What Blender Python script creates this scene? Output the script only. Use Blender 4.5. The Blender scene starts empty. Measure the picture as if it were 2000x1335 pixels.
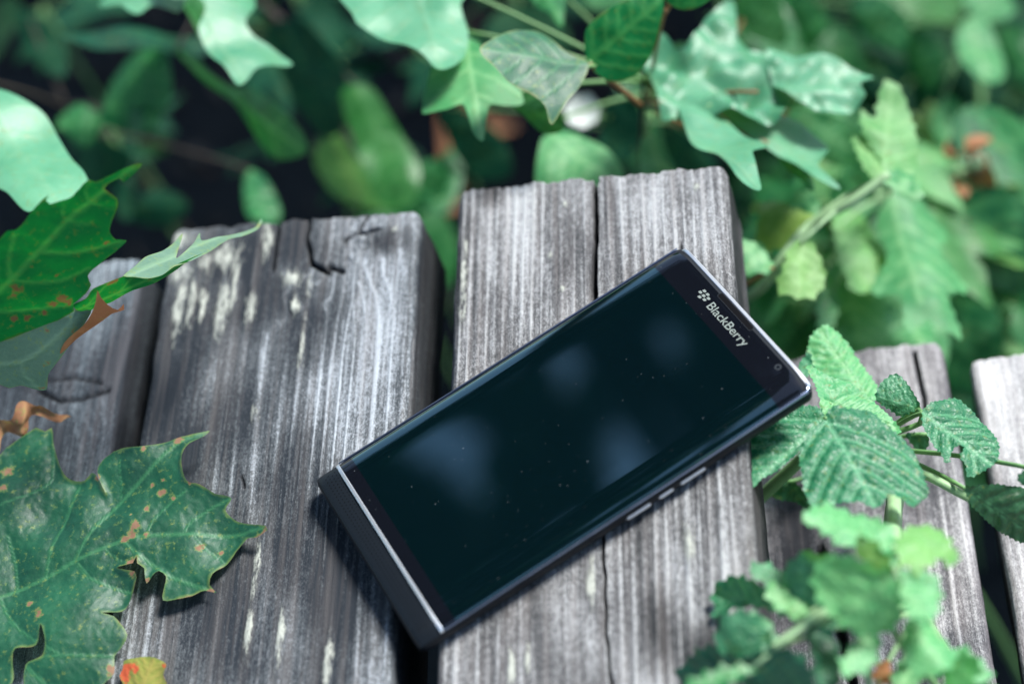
import bpy, bmesh, math, random
import numpy as np
from mathutils import Vector, Matrix
from mathutils.geometry import delaunay_2d_cdt

random.seed(7)
RNG = np.random.default_rng(11)
scene = bpy.context.scene
COL = scene.collection

# ------------------------------------------------------------------ camera
CAM = np.array([0.11496368, -0.32241635, 0.47583963])
RIGHT = np.array([0.96576665, 0.01447597, -0.25900816])
DOWN = np.array([-0.14374008, -0.80129197, -0.58074949])
FWD = np.array([-0.21594807, 0.59809834, -0.77178028])
FPX = 3496.15                      # focal length in photo pixels (2000 wide)
cam_data = bpy.data.cameras.new('camera')
cam_data.sensor_width = 36.0
cam_data.lens = FPX * 36.0 / 2000.0
cam_data.clip_start = 0.02
cam_data.clip_end = 500.0
cam_data.dof.use_dof = True
cam_data.dof.focus_distance = 0.598
cam_data.dof.aperture_fstop = 3.9
cam = bpy.data.objects.new('camera', cam_data)
COL.objects.link(cam)
m3 = Matrix((RIGHT, -DOWN, -FWD)).transposed()
cam.matrix_world = Matrix.Translation(Vector(CAM)) @ m3.to_4x4()
scene.camera = cam

# ------------------------------------------------------------------ light
SUN_DIR = Vector((0.56, 0.42, 0.72)).normalized()     # towards the sun
world = bpy.data.worlds.new('World')
scene.world = world
world.use_nodes = True
wn = world.node_tree
wn.nodes.clear()
sky = wn.nodes.new('ShaderNodeTexSky')
sky.sky_type = 'NISHITA'
sky.sun_disc = False
sky.sun_elevation = math.asin(SUN_DIR.z)
sky.sun_rotation = math.atan2(SUN_DIR.x, SUN_DIR.y)
sky.air_density = 1.0
sky.dust_density = 0.4
sky.ozone_density = 0.3
bg = wn.nodes.new('ShaderNodeBackground')
bg.inputs['Strength'].default_value = 0.052
wo = wn.nodes.new('ShaderNodeOutputWorld')
wn.links.new(sky.outputs['Color'], bg.inputs['Color'])
wn.links.new(bg.outputs['Background'], wo.inputs['Surface'])
sun_data = bpy.data.lights.new('sun', 'SUN')
sun_data.energy = 2.1
sun_data.angle = math.radians(16)
sun_data.color = (1.0, 0.97, 0.92)
sun = bpy.data.objects.new('sun', sun_data)
COL.objects.link(sun)
sun.rotation_euler = SUN_DIR.to_track_quat('Z', 'Y').to_euler()
scene.view_settings.view_transform = 'Standard'
scene.view_settings.look = 'None'
scene.view_settings.gamma = 1.0
scene.view_settings.exposure = 2.1
scene.cycles.use_denoising = True
scene.cycles.max_bounces = 8
scene.cycles.transparent_max_bounces = 6

# ------------------------------------------------------------------ helpers
def ray(px, py):
    return FWD + RIGHT * ((px - 1000) / FPX) + DOWN * ((py - 667.5) / FPX)

def at(px, py, depth):
    return CAM + ray(px, py) * depth

def atz(px, py, z):
    d = ray(px, py)
    return CAM + d * ((z - CAM[2]) / d[2])

def onplane(px, py, p0, n):
    d = ray(px, py)
    return CAM + d * (np.dot(p0 - CAM, n) / np.dot(d, n))

def unit(v):
    v = np.array(v, float)
    return v / np.linalg.norm(v)

def tag(o, label=None, cat=None, group=None, kind=None):
    if label: o['label'] = label
    if cat: o['category'] = cat
    if group: o['group'] = group
    if kind: o['kind'] = kind
    return o

def empty(name, loc=(0, 0, 0), rz=0.0):
    o = bpy.data.objects.new(name, None)
    o.empty_display_size = 0.02
    o.location = loc
    o.rotation_euler = (0, 0, rz)
    COL.objects.link(o)
    return o

def link(name, me, mat=None, parent=None, matrix=None):
    o = bpy.data.objects.new(name, me)
    COL.objects.link(o)
    if mat is not None and not me.materials:
        me.materials.append(mat)
    if parent is not None:
        o.parent = parent
        pm = parent_world(parent)
        o.matrix_parent_inverse = pm.inverted() if matrix is not None else Matrix.Identity(4)
    if matrix is not None:
        o.matrix_basis = matrix
    return o

def parent_world(p):
    m = p.matrix_basis.copy()
    while p.parent is not None:
        m = p.parent.matrix_basis @ p.matrix_parent_inverse @ m
        p = p.parent
    return m

def mesh_from(name, verts, faces, smooth=True, attrs=None):
    me = bpy.data.meshes.new(name)
    me.from_pydata([tuple(map(float, v)) for v in verts], [], [tuple(map(int, f)) for f in faces])
    if smooth:
        me.polygons.foreach_set('use_smooth', [True] * len(me.polygons))
    for k, a in (attrs or {}).items():
        at_ = me.attributes.new(k, 'FLOAT', 'POINT')
        at_.data.foreach_set('value', np.asarray(a, np.float32))
    me.update()
    return me

def value_noise(x, y, seed=0):
    xi = np.floor(x).astype(np.int64); yi = np.floor(y).astype(np.int64)
    fx = x - xi; fy = y - yi
    fx = fx * fx * (3 - 2 * fx); fy = fy * fy * (3 - 2 * fy)
    def hsh(a, b):
        v = np.sin(a * 127.1 + b * 311.7 + seed * 74.7) * 43758.5453
        return v - np.floor(v)
    return (hsh(xi, yi) * (1 - fx) + hsh(xi + 1, yi) * fx) * (1 - fy) + (hsh(xi, yi + 1) * (1 - fx) + hsh(xi + 1, yi + 1) * fx) * fy

def fbm(x, y, seed=0, octv=4):
    s = 0; a = 0.5; t = 0
    for i in range(octv):
        s = s + a * value_noise(x, y, seed + i * 13); t += a
        x = x * 2.03; y = y * 2.03; a *= 0.5
    return s / t

def seg_dist(P, A, B):
    """distance of points P (n,2) to each segment A->B (m,2); returns (n,m)"""
    d = B - A
    L2 = np.maximum((d * d).sum(1), 1e-16)
    t = ((P[:, None, :] - A[None]) * d[None]).sum(2) / L2[None]
    t = np.clip(t, 0, 1)
    q = A[None] + t[..., None] * d[None]
    return np.sqrt(((P[:, None, :] - q) ** 2).sum(2)), t

def poly_dist(P, pts, closed=False):
    pts = np.asarray(pts, float)
    A = pts if closed else pts[:-1]
    B = np.roll(pts, -1, 0) if closed else pts[1:]
    best = np.full(len(P), 1e9)
    for i in range(0, len(A), 64):
        d, _ = seg_dist(P, A[i:i + 64], B[i:i + 64])
        best = np.minimum(best, d.min(1))
    return best

def inside(P, poly):
    x, y = P[:, 0], P[:, 1]
    c = np.zeros(len(P), bool)
    n = len(poly)
    j = n - 1
    for i in range(n):
        xi, yi = poly[i]; xj, yj = poly[j]
        if yi != yj:
            k = ((yi > y) != (yj > y)) & (x < (xj - xi) * (y - yi) / (yj - yi) + xi)
            c ^= k
        j = i
    return c

def catmull(pts, closed=True, step=None, tension=0.5):
    pts = np.asarray(pts, float); n = len(pts); out = []
    rng = range(n) if closed else range(n - 1)
    for i in rng:
        if closed:
            p0, p1, p2, p3 = pts[i - 1], pts[i], pts[(i + 1) % n], pts[(i + 2) % n]
        else:
            p0, p1, p2, p3 = pts[max(i - 1, 0)], pts[i], pts[i + 1], pts[min(i + 2, n - 1)]
        L = np.linalg.norm(p2 - p1)
        k = max(1, int(round(L / step))) if step else 4
        m1 = tension * (p2 - p0); m2 = tension * (p3 - p1)
        # keep tangents short so that sharp tips stay sharp
        for m in (m1, m2):
            l = np.linalg.norm(m)
            if l > 0.8 * L: m *= 0.8 * L / l
        for q in range(k):
            t = q / k; t2 = t * t; t3 = t2 * t
            out.append((2 * t3 - 3 * t2 + 1) * p1 + (t3 - 2 * t2 + t) * m1 + (-2 * t3 + 3 * t2) * p2 + (t3 - t2) * m2)
    if not closed: out.append(pts[-1])
    return np.array(out)

def tube_mesh(name, pts, radii, seg=8):
    pts = [np.array(p, float) for p in pts]
    n = len(pts)
    if not hasattr(radii, '__len__'): radii = [radii] * n
    verts, faces = [], []
    up = np.array([0.13, 0.21, 0.97])
    for i in range(n):
        t = unit(pts[min(i + 1, n - 1)] - pts[max(i - 1, 0)])
        a = np.cross(t, up)
        if np.linalg.norm(a) < 1e-3: a = np.cross(t, [1, 0, 0])
        a = unit(a); b = np.cross(t, a)
        for k in range(seg):
            w = 2 * math.pi * k / seg
            verts.append(pts[i] + radii[i] * (math.cos(w) * a + math.sin(w) * b))
    for i in range(n - 1):
        for k in range(seg):
            faces.append((i * seg + k, i * seg + (k + 1) % seg, (i + 1) * seg + (k + 1) % seg, (i + 1) * seg + k))
    faces.append(tuple(range(seg))[::-1])
    faces.append(tuple(range((n - 1) * seg, n * seg)))
    return mesh_from(name, verts, faces)

def bend(p, q, sag=0.0, n=8, off=(0, 0, 0)):
    p = np.array(p, float); q = np.array(q, float)
    mid = (p + q) / 2 + np.array([0, 0, -sag]) + np.array(off)
    return [(1 - t) ** 2 * p + 2 * t * (1 - t) * mid + t * t * q for t in np.linspace(0, 1, n)]

# ------------------------------------------------------------------ materials
class NT:
    def __init__(self, name):
        self.m = bpy.data.materials.new(name); self.m.use_nodes = True
        self.t = self.m.node_tree; self.t.nodes.clear()
        self.out = self.n('ShaderNodeOutputMaterial')
    def n(self, typ, **kw):
        nd = self.t.nodes.new(typ)
        for k, v in kw.items(): setattr(nd, k, v)
        return nd
    def l(self, a, b): self.t.links.new(a, b)
    def attr(self, name): return self.n('ShaderNodeAttribute', attribute_name=name).outputs['Fac']
    def obj(self): return self.n('ShaderNodeTexCoord').outputs['Object']
    def mapping(self, vec, scale=(1, 1, 1), loc=(0, 0, 0)):
        mp = self.n('ShaderNodeMapping'); self.l(vec, mp.inputs['Vector'])
        mp.inputs['Scale'].default_value = scale; mp.inputs['Location'].default_value = loc
        return mp.outputs['Vector']
    def noise(self, vec, scale=1.0, detail=3, rough=0.55, dist=0.0):
        nd = self.n('ShaderNodeTexNoise'); self.l(vec, nd.inputs['Vector'])
        nd.inputs['Scale'].default_value = scale; nd.inputs['Detail'].default_value = detail
        nd.inputs['Roughness'].default_value = rough; nd.inputs['Distortion'].default_value = dist
        return nd.outputs['Fac']
    def math(self, op, a, b=None, c=None, clamp=False):
        nd = self.n('ShaderNodeMath', operation=op, use_clamp=clamp)
        for i, v in enumerate((a, b, c)):
            if v is None: continue
            if isinstance(v, (int, float)): nd.inputs[i].default_value = v
            else: self.l(v, nd.inputs[i])
        return nd.outputs[0]
    def ramp(self, fac, stops, interp='LINEAR'):
        r = self.n('ShaderNodeValToRGB'); self.l(fac, r.inputs['Fac'])
        cr = r.color_ramp; cr.interpolation = interp
        while len(cr.elements) < len(stops): cr.elements.new(0.5)
        for e, (p, c) in zip(cr.elements, stops):
            e.position = p
            e.color = (c, c, c, 1) if isinstance(c, (int, float)) else (*c, 1)
        return r.outputs['Color']
    def mix(self, fac, a, b, blend='MIX'):
        nd = self.n('ShaderNodeMix', data_type='RGBA', blend_type=blend)
        if isinstance(fac, (int, float)): nd.inputs[0].default_value = fac
        else: self.l(fac, nd.inputs[0])
        for i, v in ((6, a), (7, b)):
            if isinstance(v, tuple): nd.inputs[i].default_value = (*v, 1)
            else: self.l(v, nd.inputs[i])
        return nd.outputs[2]
    def bump(self, h, strength=0.5, dist=0.001, normal=None):
        b = self.n('ShaderNodeBump'); self.l(h, b.inputs['Height'])
        b.inputs['Strength'].default_value = strength; b.inputs['Distance'].default_value = dist
        if normal is not None: self.l(normal, b.inputs['Normal'])
        return b.outputs['Normal']
    def principled(self, color=None, rough=0.5, spec=0.5, metal=0.0, normal=None, coat=0.0, coat_rough=0.03, ior=1.5):
        p = self.n('ShaderNodeBsdfPrincipled')
        if color is not None:
            if isinstance(color, tuple): p.inputs['Base Color'].default_value = (*color, 1)
            else: self.l(color, p.inputs['Base Color'])
        for key, v in (('Roughness', rough), ('Specular IOR Level', spec), ('Metallic', metal), ('Coat Weight', coat), ('Coat Roughness', coat_rough), ('IOR', ior)):
            if isinstance(v, (int, float)): p.inputs[key].default_value = v
            else: self.l(v, p.inputs[key])
        if normal is not None: self.l(normal, p.inputs['Normal'])
        return p
    def done(self, shader):
        self.l(shader, self.out.inputs['Surface']); return self.m

def mat_plain(name, color, rough=0.5, spec=0.5, metal=0.0, coat=0.0, coat_rough=0.03, grain=0.0, gscale=300):
    t = NT(name)
    col = color; nrm = None
    if grain > 0:
        v = t.obj()
        nz = t.noise(v, gscale, 4, 0.6)
        a = tuple(c * (1 - grain) for c in color); b = tuple(min(1, c * (1 + grain)) for c in color)
        col = t.mix(nz, a, b)
        nrm = t.bump(nz, 0.3, 0.0004)
    return t.done(t.principled(col, rough, spec, metal, nrm, coat, coat_rough).outputs[0])

def mat_wood(name, dark, mid, light, lichen=(0.50, 0.53, 0.47), seed=0.0, tint=(0.165, 0.148, 0.140)):
    t = NT(name)
    v = t.obj()
    off = (seed * 3.1, seed * 1.7, seed)
    fine = t.noise(t.mapping(v, (1000, 22, 1000), off), 1, 5, 0.65)
    wide = t.noise(t.mapping(v, (210, 5, 210), off), 1, 4, 0.6, 0.4)
    blot = t.noise(t.mapping(v, (46, 20, 46), off), 1, 4, 0.6)
    pep = t.noise(t.mapping(v, (2300, 1100, 2300), off), 1, 2, 0.7)
    ring = t.attr('ring'); stain = t.attr('stain'); lich = t.attr('lichen'); crack_and_side_shade = t.attr('crack_and_side_shade'); pale = t.attr('pale')
    pep2 = t.noise(t.mapping(v, (760, 420, 760), off), 1, 3, 0.65)
    f = t.math('MULTIPLY', ring, 0.22)
    f = t.math('MULTIPLY_ADD', fine, 0.70, f)
    f = t.math('MULTIPLY_ADD', wide, 0.40, f)
    f = t.math('MULTIPLY_ADD', blot, 0.80, f)
    f = t.math('MULTIPLY_ADD', pep, 0.74, f)
    f = t.math('MULTIPLY_ADD', pep2, 0.50, f)
    f = t.math('ADD', f, -1.23)
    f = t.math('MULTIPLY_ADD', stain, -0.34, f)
    f = t.math('MULTIPLY_ADD', pale, 0.15, f)
    col = t.ramp(f, [(0.06, dark), (0.34, mid), (0.64, light), (0.95, tuple(min(1, c * 1.25) for c in light))])
    warm = t.ramp(t.noise(t.mapping(v, (260, 11, 260), (9 + seed, 4, 2)), 1, 3, 0.6), [(0.46, 0.0), (0.68, 0.62)])
    col = t.mix(warm, col, t.mix(0.5, col, tint))
    # lichen crust with ragged rim
    ln = t.noise(t.mapping(v, (520, 110, 520), off), 1, 6, 0.8)
    lm = t.ramp(t.math('ADD', lich, t.math('MULTIPLY_ADD', ln, 3.2, -1.95)), [(0.30, 0.0), (0.75, 0.85)])
    lcol = t.mix(t.noise(v, 900, 3), tuple(c * 0.62 for c in lichen), tuple(min(1, c * 1.2) for c in lichen))
    col = t.mix(lm, col, lcol)
    col = t.mix(t.math('MULTIPLY', crack_and_side_shade, 0.93), col, (0.006, 0.007, 0.010))
    h = t.math('MULTIPLY_ADD', fine, 1.0, t.math('MULTIPLY', pep, 0.55))
    h = t.math('MULTIPLY_ADD', lm, 0.5, h)
    nrm = t.bump(h, 0.75, 0.00055)
    return t.done(t.principled(col, 0.82, 0.22, 0.0, nrm).outputs[0])

def mat_leaf(name, top, top2, vein, under, trans=0.3, rough=0.42, spec=0.5, brown=(0.17, 0.085, 0.045), edge=0.0, net=0.35, spots=0.0, bumpd=0.0006, netscale=420, veinamt=0.85, nb=0.0):
    t = NT(name)
    v = t.obj()
    vein_a = t.attr('vein'); brown_a = t.attr('brown'); edge_a = t.attr('edge')
    rnd = t.n('ShaderNodeObjectInfo').outputs['Random']
    nz = t.noise(v, 42, 5, 0.65)
    nf = t.noise(v, 800, 3, 0.6)
    vor = t.n('ShaderNodeTexVoronoi', feature='DISTANCE_TO_EDGE')
    warp = t.n('ShaderNodeTexNoise'); t.l(v, warp.inputs['Vector']); warp.inputs['Scale'].default_value = 300
    mv = t.n('ShaderNodeVectorMath', operation='MULTIPLY_ADD')
    t.l(warp.outputs['Color'], mv.inputs[0]); mv.inputs[1].default_value = (0.0016,) * 3; t.l(v, mv.inputs[2])
    t.l(mv.outputs[0], vor.inputs['Vector']); vor.inputs['Scale'].default_value = netscale
    netm = t.ramp(vor.outputs['Distance'], [(0.0, 1.0), (0.09, 0.0)])
    base = t.mix(t.math('MULTIPLY_ADD', rnd, 0.35, t.math('MULTIPLY_ADD', nz, 1.9, -0.65), clamp=True), top, top2)
    base = t.mix(t.math('MULTIPLY', nf, 0.25), base, tuple(c * 0.55 for c in top))
    base = t.mix(t.math('MULTIPLY', netm, net), base, vein)
    base = t.mix(t.math('MULTIPLY', vein_a, veinamt), base, vein)
    # brown margins / spots
    e = t.math('MULTIPLY_ADD', edge_a, edge, t.math('MULTIPLY_ADD', t.noise(v, 140, 3), 0.9, -0.62))
    e = t.math('MAXIMUM', e, t.math('MULTIPLY_ADD', brown_a, 1.0, t.math('MULTIPLY_ADD', t.noise(v, 420, 5, 0.7), 2.4, -1.3)))
    bm_ = t.ramp(e, [(0.30, 0.0), (0.50, 1.0)])
    if spots > 0:
        sp = t.ramp(t.math('MULTIPLY', t.noise(v, 210, 5, 0.75), t.noise(v, 45, 2)), [(0.47 - spots * 0.1, 0.0), (0.50 - spots * 0.1, 1.0)])
        bm_ = t.math('MAXIMUM', bm_, sp)
    bcol = t.mix(t.noise(v, 260, 4), brown, (min(1, brown[0] * 1.6), brown[1] * 1.9, brown[2] * 2.2))
    halo = t.ramp(e, [(0.06, 0.0), (0.34, 0.65)])
    base = t.mix(halo, base, (0.16, 0.24, 0.055))
    base = t.mix(t.ramp(rnd, [(0.60, 0.0), (1.0, 0.0 if name.startswith('maple') else 0.42)]), base, (min(1, top2[0] * 1.9 + 0.03), top2[1] * 0.95, top2[2] * 0.45))
    topc = t.mix(bm_, base, bcol)
    underc = t.mix(t.math('MULTIPLY', vein_a, 0.6), under, tuple(min(1, c * 1.35) for c in under))
    underc = t.mix(bm_, underc, bcol)
    back = t.n('ShaderNodeNewGeometry').outputs['Backfacing']
    col = t.mix(back, topc, underc)
    h = t.math('MULTIPLY_ADD', netm, -nb, t.math('MULTIPLY', nf, 0.35))
    h = t.math('MULTIPLY_ADD', vein_a, 0.5, h)
    nrm = t.bump(h, 0.6, bumpd)
    rg = t.math('MULTIPLY_ADD', back, 0.25, t.math('MULTIPLY_ADD', nz, 0.18, rough - 0.09))
    rg = t.math('MULTIPLY_ADD', bm_, 0.3, rg, clamp=True)
    p = t.principled(col, rg, spec, 0.0, nrm)
    tr = t.n('ShaderNodeBsdfTranslucent')
    t.l(t.mix(1.0, col, (0.9, 1.0, 0.35), 'MULTIPLY'), tr.inputs['Color'])
    hs = t.n('ShaderNodeMixShader'); hs.inputs[0].default_value = trans
    t.l(p.outputs[0], hs.inputs[1]); t.l(tr.outputs[0], hs.inputs[2])
    return t.done(hs.outputs[0])

M = {}
M['maple'] = mat_leaf('maple_leaf_green', (0.002, 0.046, 0.027), (0.010, 0.130, 0.056), (0.050, 0.22, 0.09), (0.16, 0.30, 0.20), trans=0.20, rough=0.52, spec=0.6, edge=0.46, net=0.07, spots=0.1, netscale=330, veinamt=0.55)
M['maple_bright'] = mat_leaf('maple_leaf_bright', (0.003, 0.185, 0.050), (0.006, 0.25, 0.070), (0.10, 0.40, 0.12), (0.17, 0.31, 0.21), trans=0.55, rough=0.5, spec=0.3, edge=0.36, net=0.03, spots=0.0, netscale=330, veinamt=0.6)
M['maple_pale'] = mat_leaf('maple_leaf_pale', (0.040, 0.25, 0.12), (0.14, 0.42, 0.24), (0.16, 0.36, 0.20), (0.18, 0.33, 0.22), trans=0.25, rough=0.47, spec=0.8, edge=0.15, net=0.03, spots=0.05, netscale=330, veinamt=0.5)
M['maple_grey'] = mat_leaf('maple_leaf_grey_sheen', (0.06, 0.145, 0.095), (0.11, 0.22, 0.15), (0.20, 0.34, 0.20), (0.18, 0.33, 0.22), trans=0.15, rough=0.5, spec=0.7, edge=0.4, net=0.1, netscale=330, veinamt=0.5)  # sky sheen on the folded lobes put into the base colour
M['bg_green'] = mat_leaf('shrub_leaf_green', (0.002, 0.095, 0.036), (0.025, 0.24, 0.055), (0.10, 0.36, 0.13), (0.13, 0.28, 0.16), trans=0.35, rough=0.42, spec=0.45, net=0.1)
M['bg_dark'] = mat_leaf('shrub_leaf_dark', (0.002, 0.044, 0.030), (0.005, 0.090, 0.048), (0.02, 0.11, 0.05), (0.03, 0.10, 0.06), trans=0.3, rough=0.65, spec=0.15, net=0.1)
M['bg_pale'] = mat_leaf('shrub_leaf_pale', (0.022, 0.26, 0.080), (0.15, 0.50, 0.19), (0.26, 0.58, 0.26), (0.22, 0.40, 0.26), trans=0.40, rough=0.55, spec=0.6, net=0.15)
M['bg_yellow'] = mat_leaf('shrub_leaf_yellow_green', (0.10, 0.33, 0.08), (0.16, 0.42, 0.12), (0.28, 0.48, 0.16), (0.20, 0.36, 0.14), trans=0.45, rough=0.42, spec=0.4, net=0.1)
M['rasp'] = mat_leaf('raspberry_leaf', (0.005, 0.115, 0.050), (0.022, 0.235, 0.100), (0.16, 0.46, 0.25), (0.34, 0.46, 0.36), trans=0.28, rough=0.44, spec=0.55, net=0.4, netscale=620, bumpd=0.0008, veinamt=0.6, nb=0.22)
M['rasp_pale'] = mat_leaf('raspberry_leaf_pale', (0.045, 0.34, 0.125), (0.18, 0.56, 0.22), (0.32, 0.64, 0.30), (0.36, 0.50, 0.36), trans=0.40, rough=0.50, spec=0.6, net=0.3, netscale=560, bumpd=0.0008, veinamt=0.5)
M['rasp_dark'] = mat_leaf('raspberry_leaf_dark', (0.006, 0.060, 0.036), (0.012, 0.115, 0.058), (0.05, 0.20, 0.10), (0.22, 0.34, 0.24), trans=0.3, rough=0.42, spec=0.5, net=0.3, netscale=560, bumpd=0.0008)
M['brown_leaf'] = mat_leaf('dry_brown_leaf', (0.21, 0.085, 0.04), (0.34, 0.18, 0.095), (0.45, 0.25, 0.12), (0.34, 0.16, 0.08), trans=0.15, rough=0.6, spec=0.3, net=0.1)
M['autumn'] = mat_leaf('yellow_orange_leaf', (0.22, 0.26, 0.05), (0.30, 0.32, 0.07), (0.35, 0.30, 0.08), (0.30, 0.28, 0.08), trans=0.25, rough=0.5, spec=0.4, brown=(0.42, 0.07, 0.025), edge=0.5, net=0.25)
M['stem'] = mat_plain('green_stem', (0.13, 0.28, 0.10), 0.5, 0.4, grain=0.25, gscale=200)
M['stem_pale'] = mat_plain('pale_green_stem', (0.26, 0.42, 0.22), 0.5, 0.4, grain=0.2, gscale=200)
M['twig'] = mat_plain('reddish_twig', (0.22, 0.11, 0.045), 0.55, 0.4, grain=0.3, gscale=200)
M['twig_dark'] = mat_plain('dark_twig', (0.06, 0.05, 0.04), 0.7, 0.3, grain=0.3, gscale=200)
M['highlight_petal'] = mat_plain('highlight_white', (0.55, 0.60, 0.58), 0.6, 0.3, grain=0.35, gscale=500)
WD = ((0.016, 0.021, 0.028), (0.086, 0.097, 0.106), (0.37, 0.385, 0.44))

# ------------------------------------------------------------------ ground
def ground():
    t = NT('dark_soil')
    v = t.obj()
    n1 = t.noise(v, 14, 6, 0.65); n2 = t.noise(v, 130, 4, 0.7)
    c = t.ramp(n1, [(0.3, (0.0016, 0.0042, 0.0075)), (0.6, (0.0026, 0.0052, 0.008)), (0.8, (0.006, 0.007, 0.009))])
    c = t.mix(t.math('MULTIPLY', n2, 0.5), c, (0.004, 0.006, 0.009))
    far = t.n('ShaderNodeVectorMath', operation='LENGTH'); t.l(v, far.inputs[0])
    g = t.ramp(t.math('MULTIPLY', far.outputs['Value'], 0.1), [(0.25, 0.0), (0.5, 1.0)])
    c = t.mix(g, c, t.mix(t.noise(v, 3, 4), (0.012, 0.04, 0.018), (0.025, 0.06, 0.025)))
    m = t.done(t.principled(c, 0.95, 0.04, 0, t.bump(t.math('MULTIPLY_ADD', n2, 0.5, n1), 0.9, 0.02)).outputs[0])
    xs = np.concatenate([[-200, -60, -20, -6, -2.2], np.linspace(-1.2, 1.2, 61), [2.2, 6, 20, 60, 200]])
    ys = np.concatenate([[-200, -60, -20, -6, -2.2], np.linspace(-1.0, 2.0, 61), [3, 6, 20, 60, 200]])
    X, Y = np.meshgrid(xs, ys, indexing='ij')
    Z = GZ + (fbm(X * 6 + 40, Y * 6 + 40, 3) - 0.5) * 0.05
    nx, ny = X.shape
    idx = np.arange(nx * ny).reshape(nx, ny)
    F = np.stack([idx[:-1, :-1], idx[1:, :-1], idx[1:, 1:], idx[:-1, 1:]], -1).reshape(-1, 4)
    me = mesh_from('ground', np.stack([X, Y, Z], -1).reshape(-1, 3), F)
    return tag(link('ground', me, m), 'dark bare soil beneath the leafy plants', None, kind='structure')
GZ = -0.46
ground()

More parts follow.
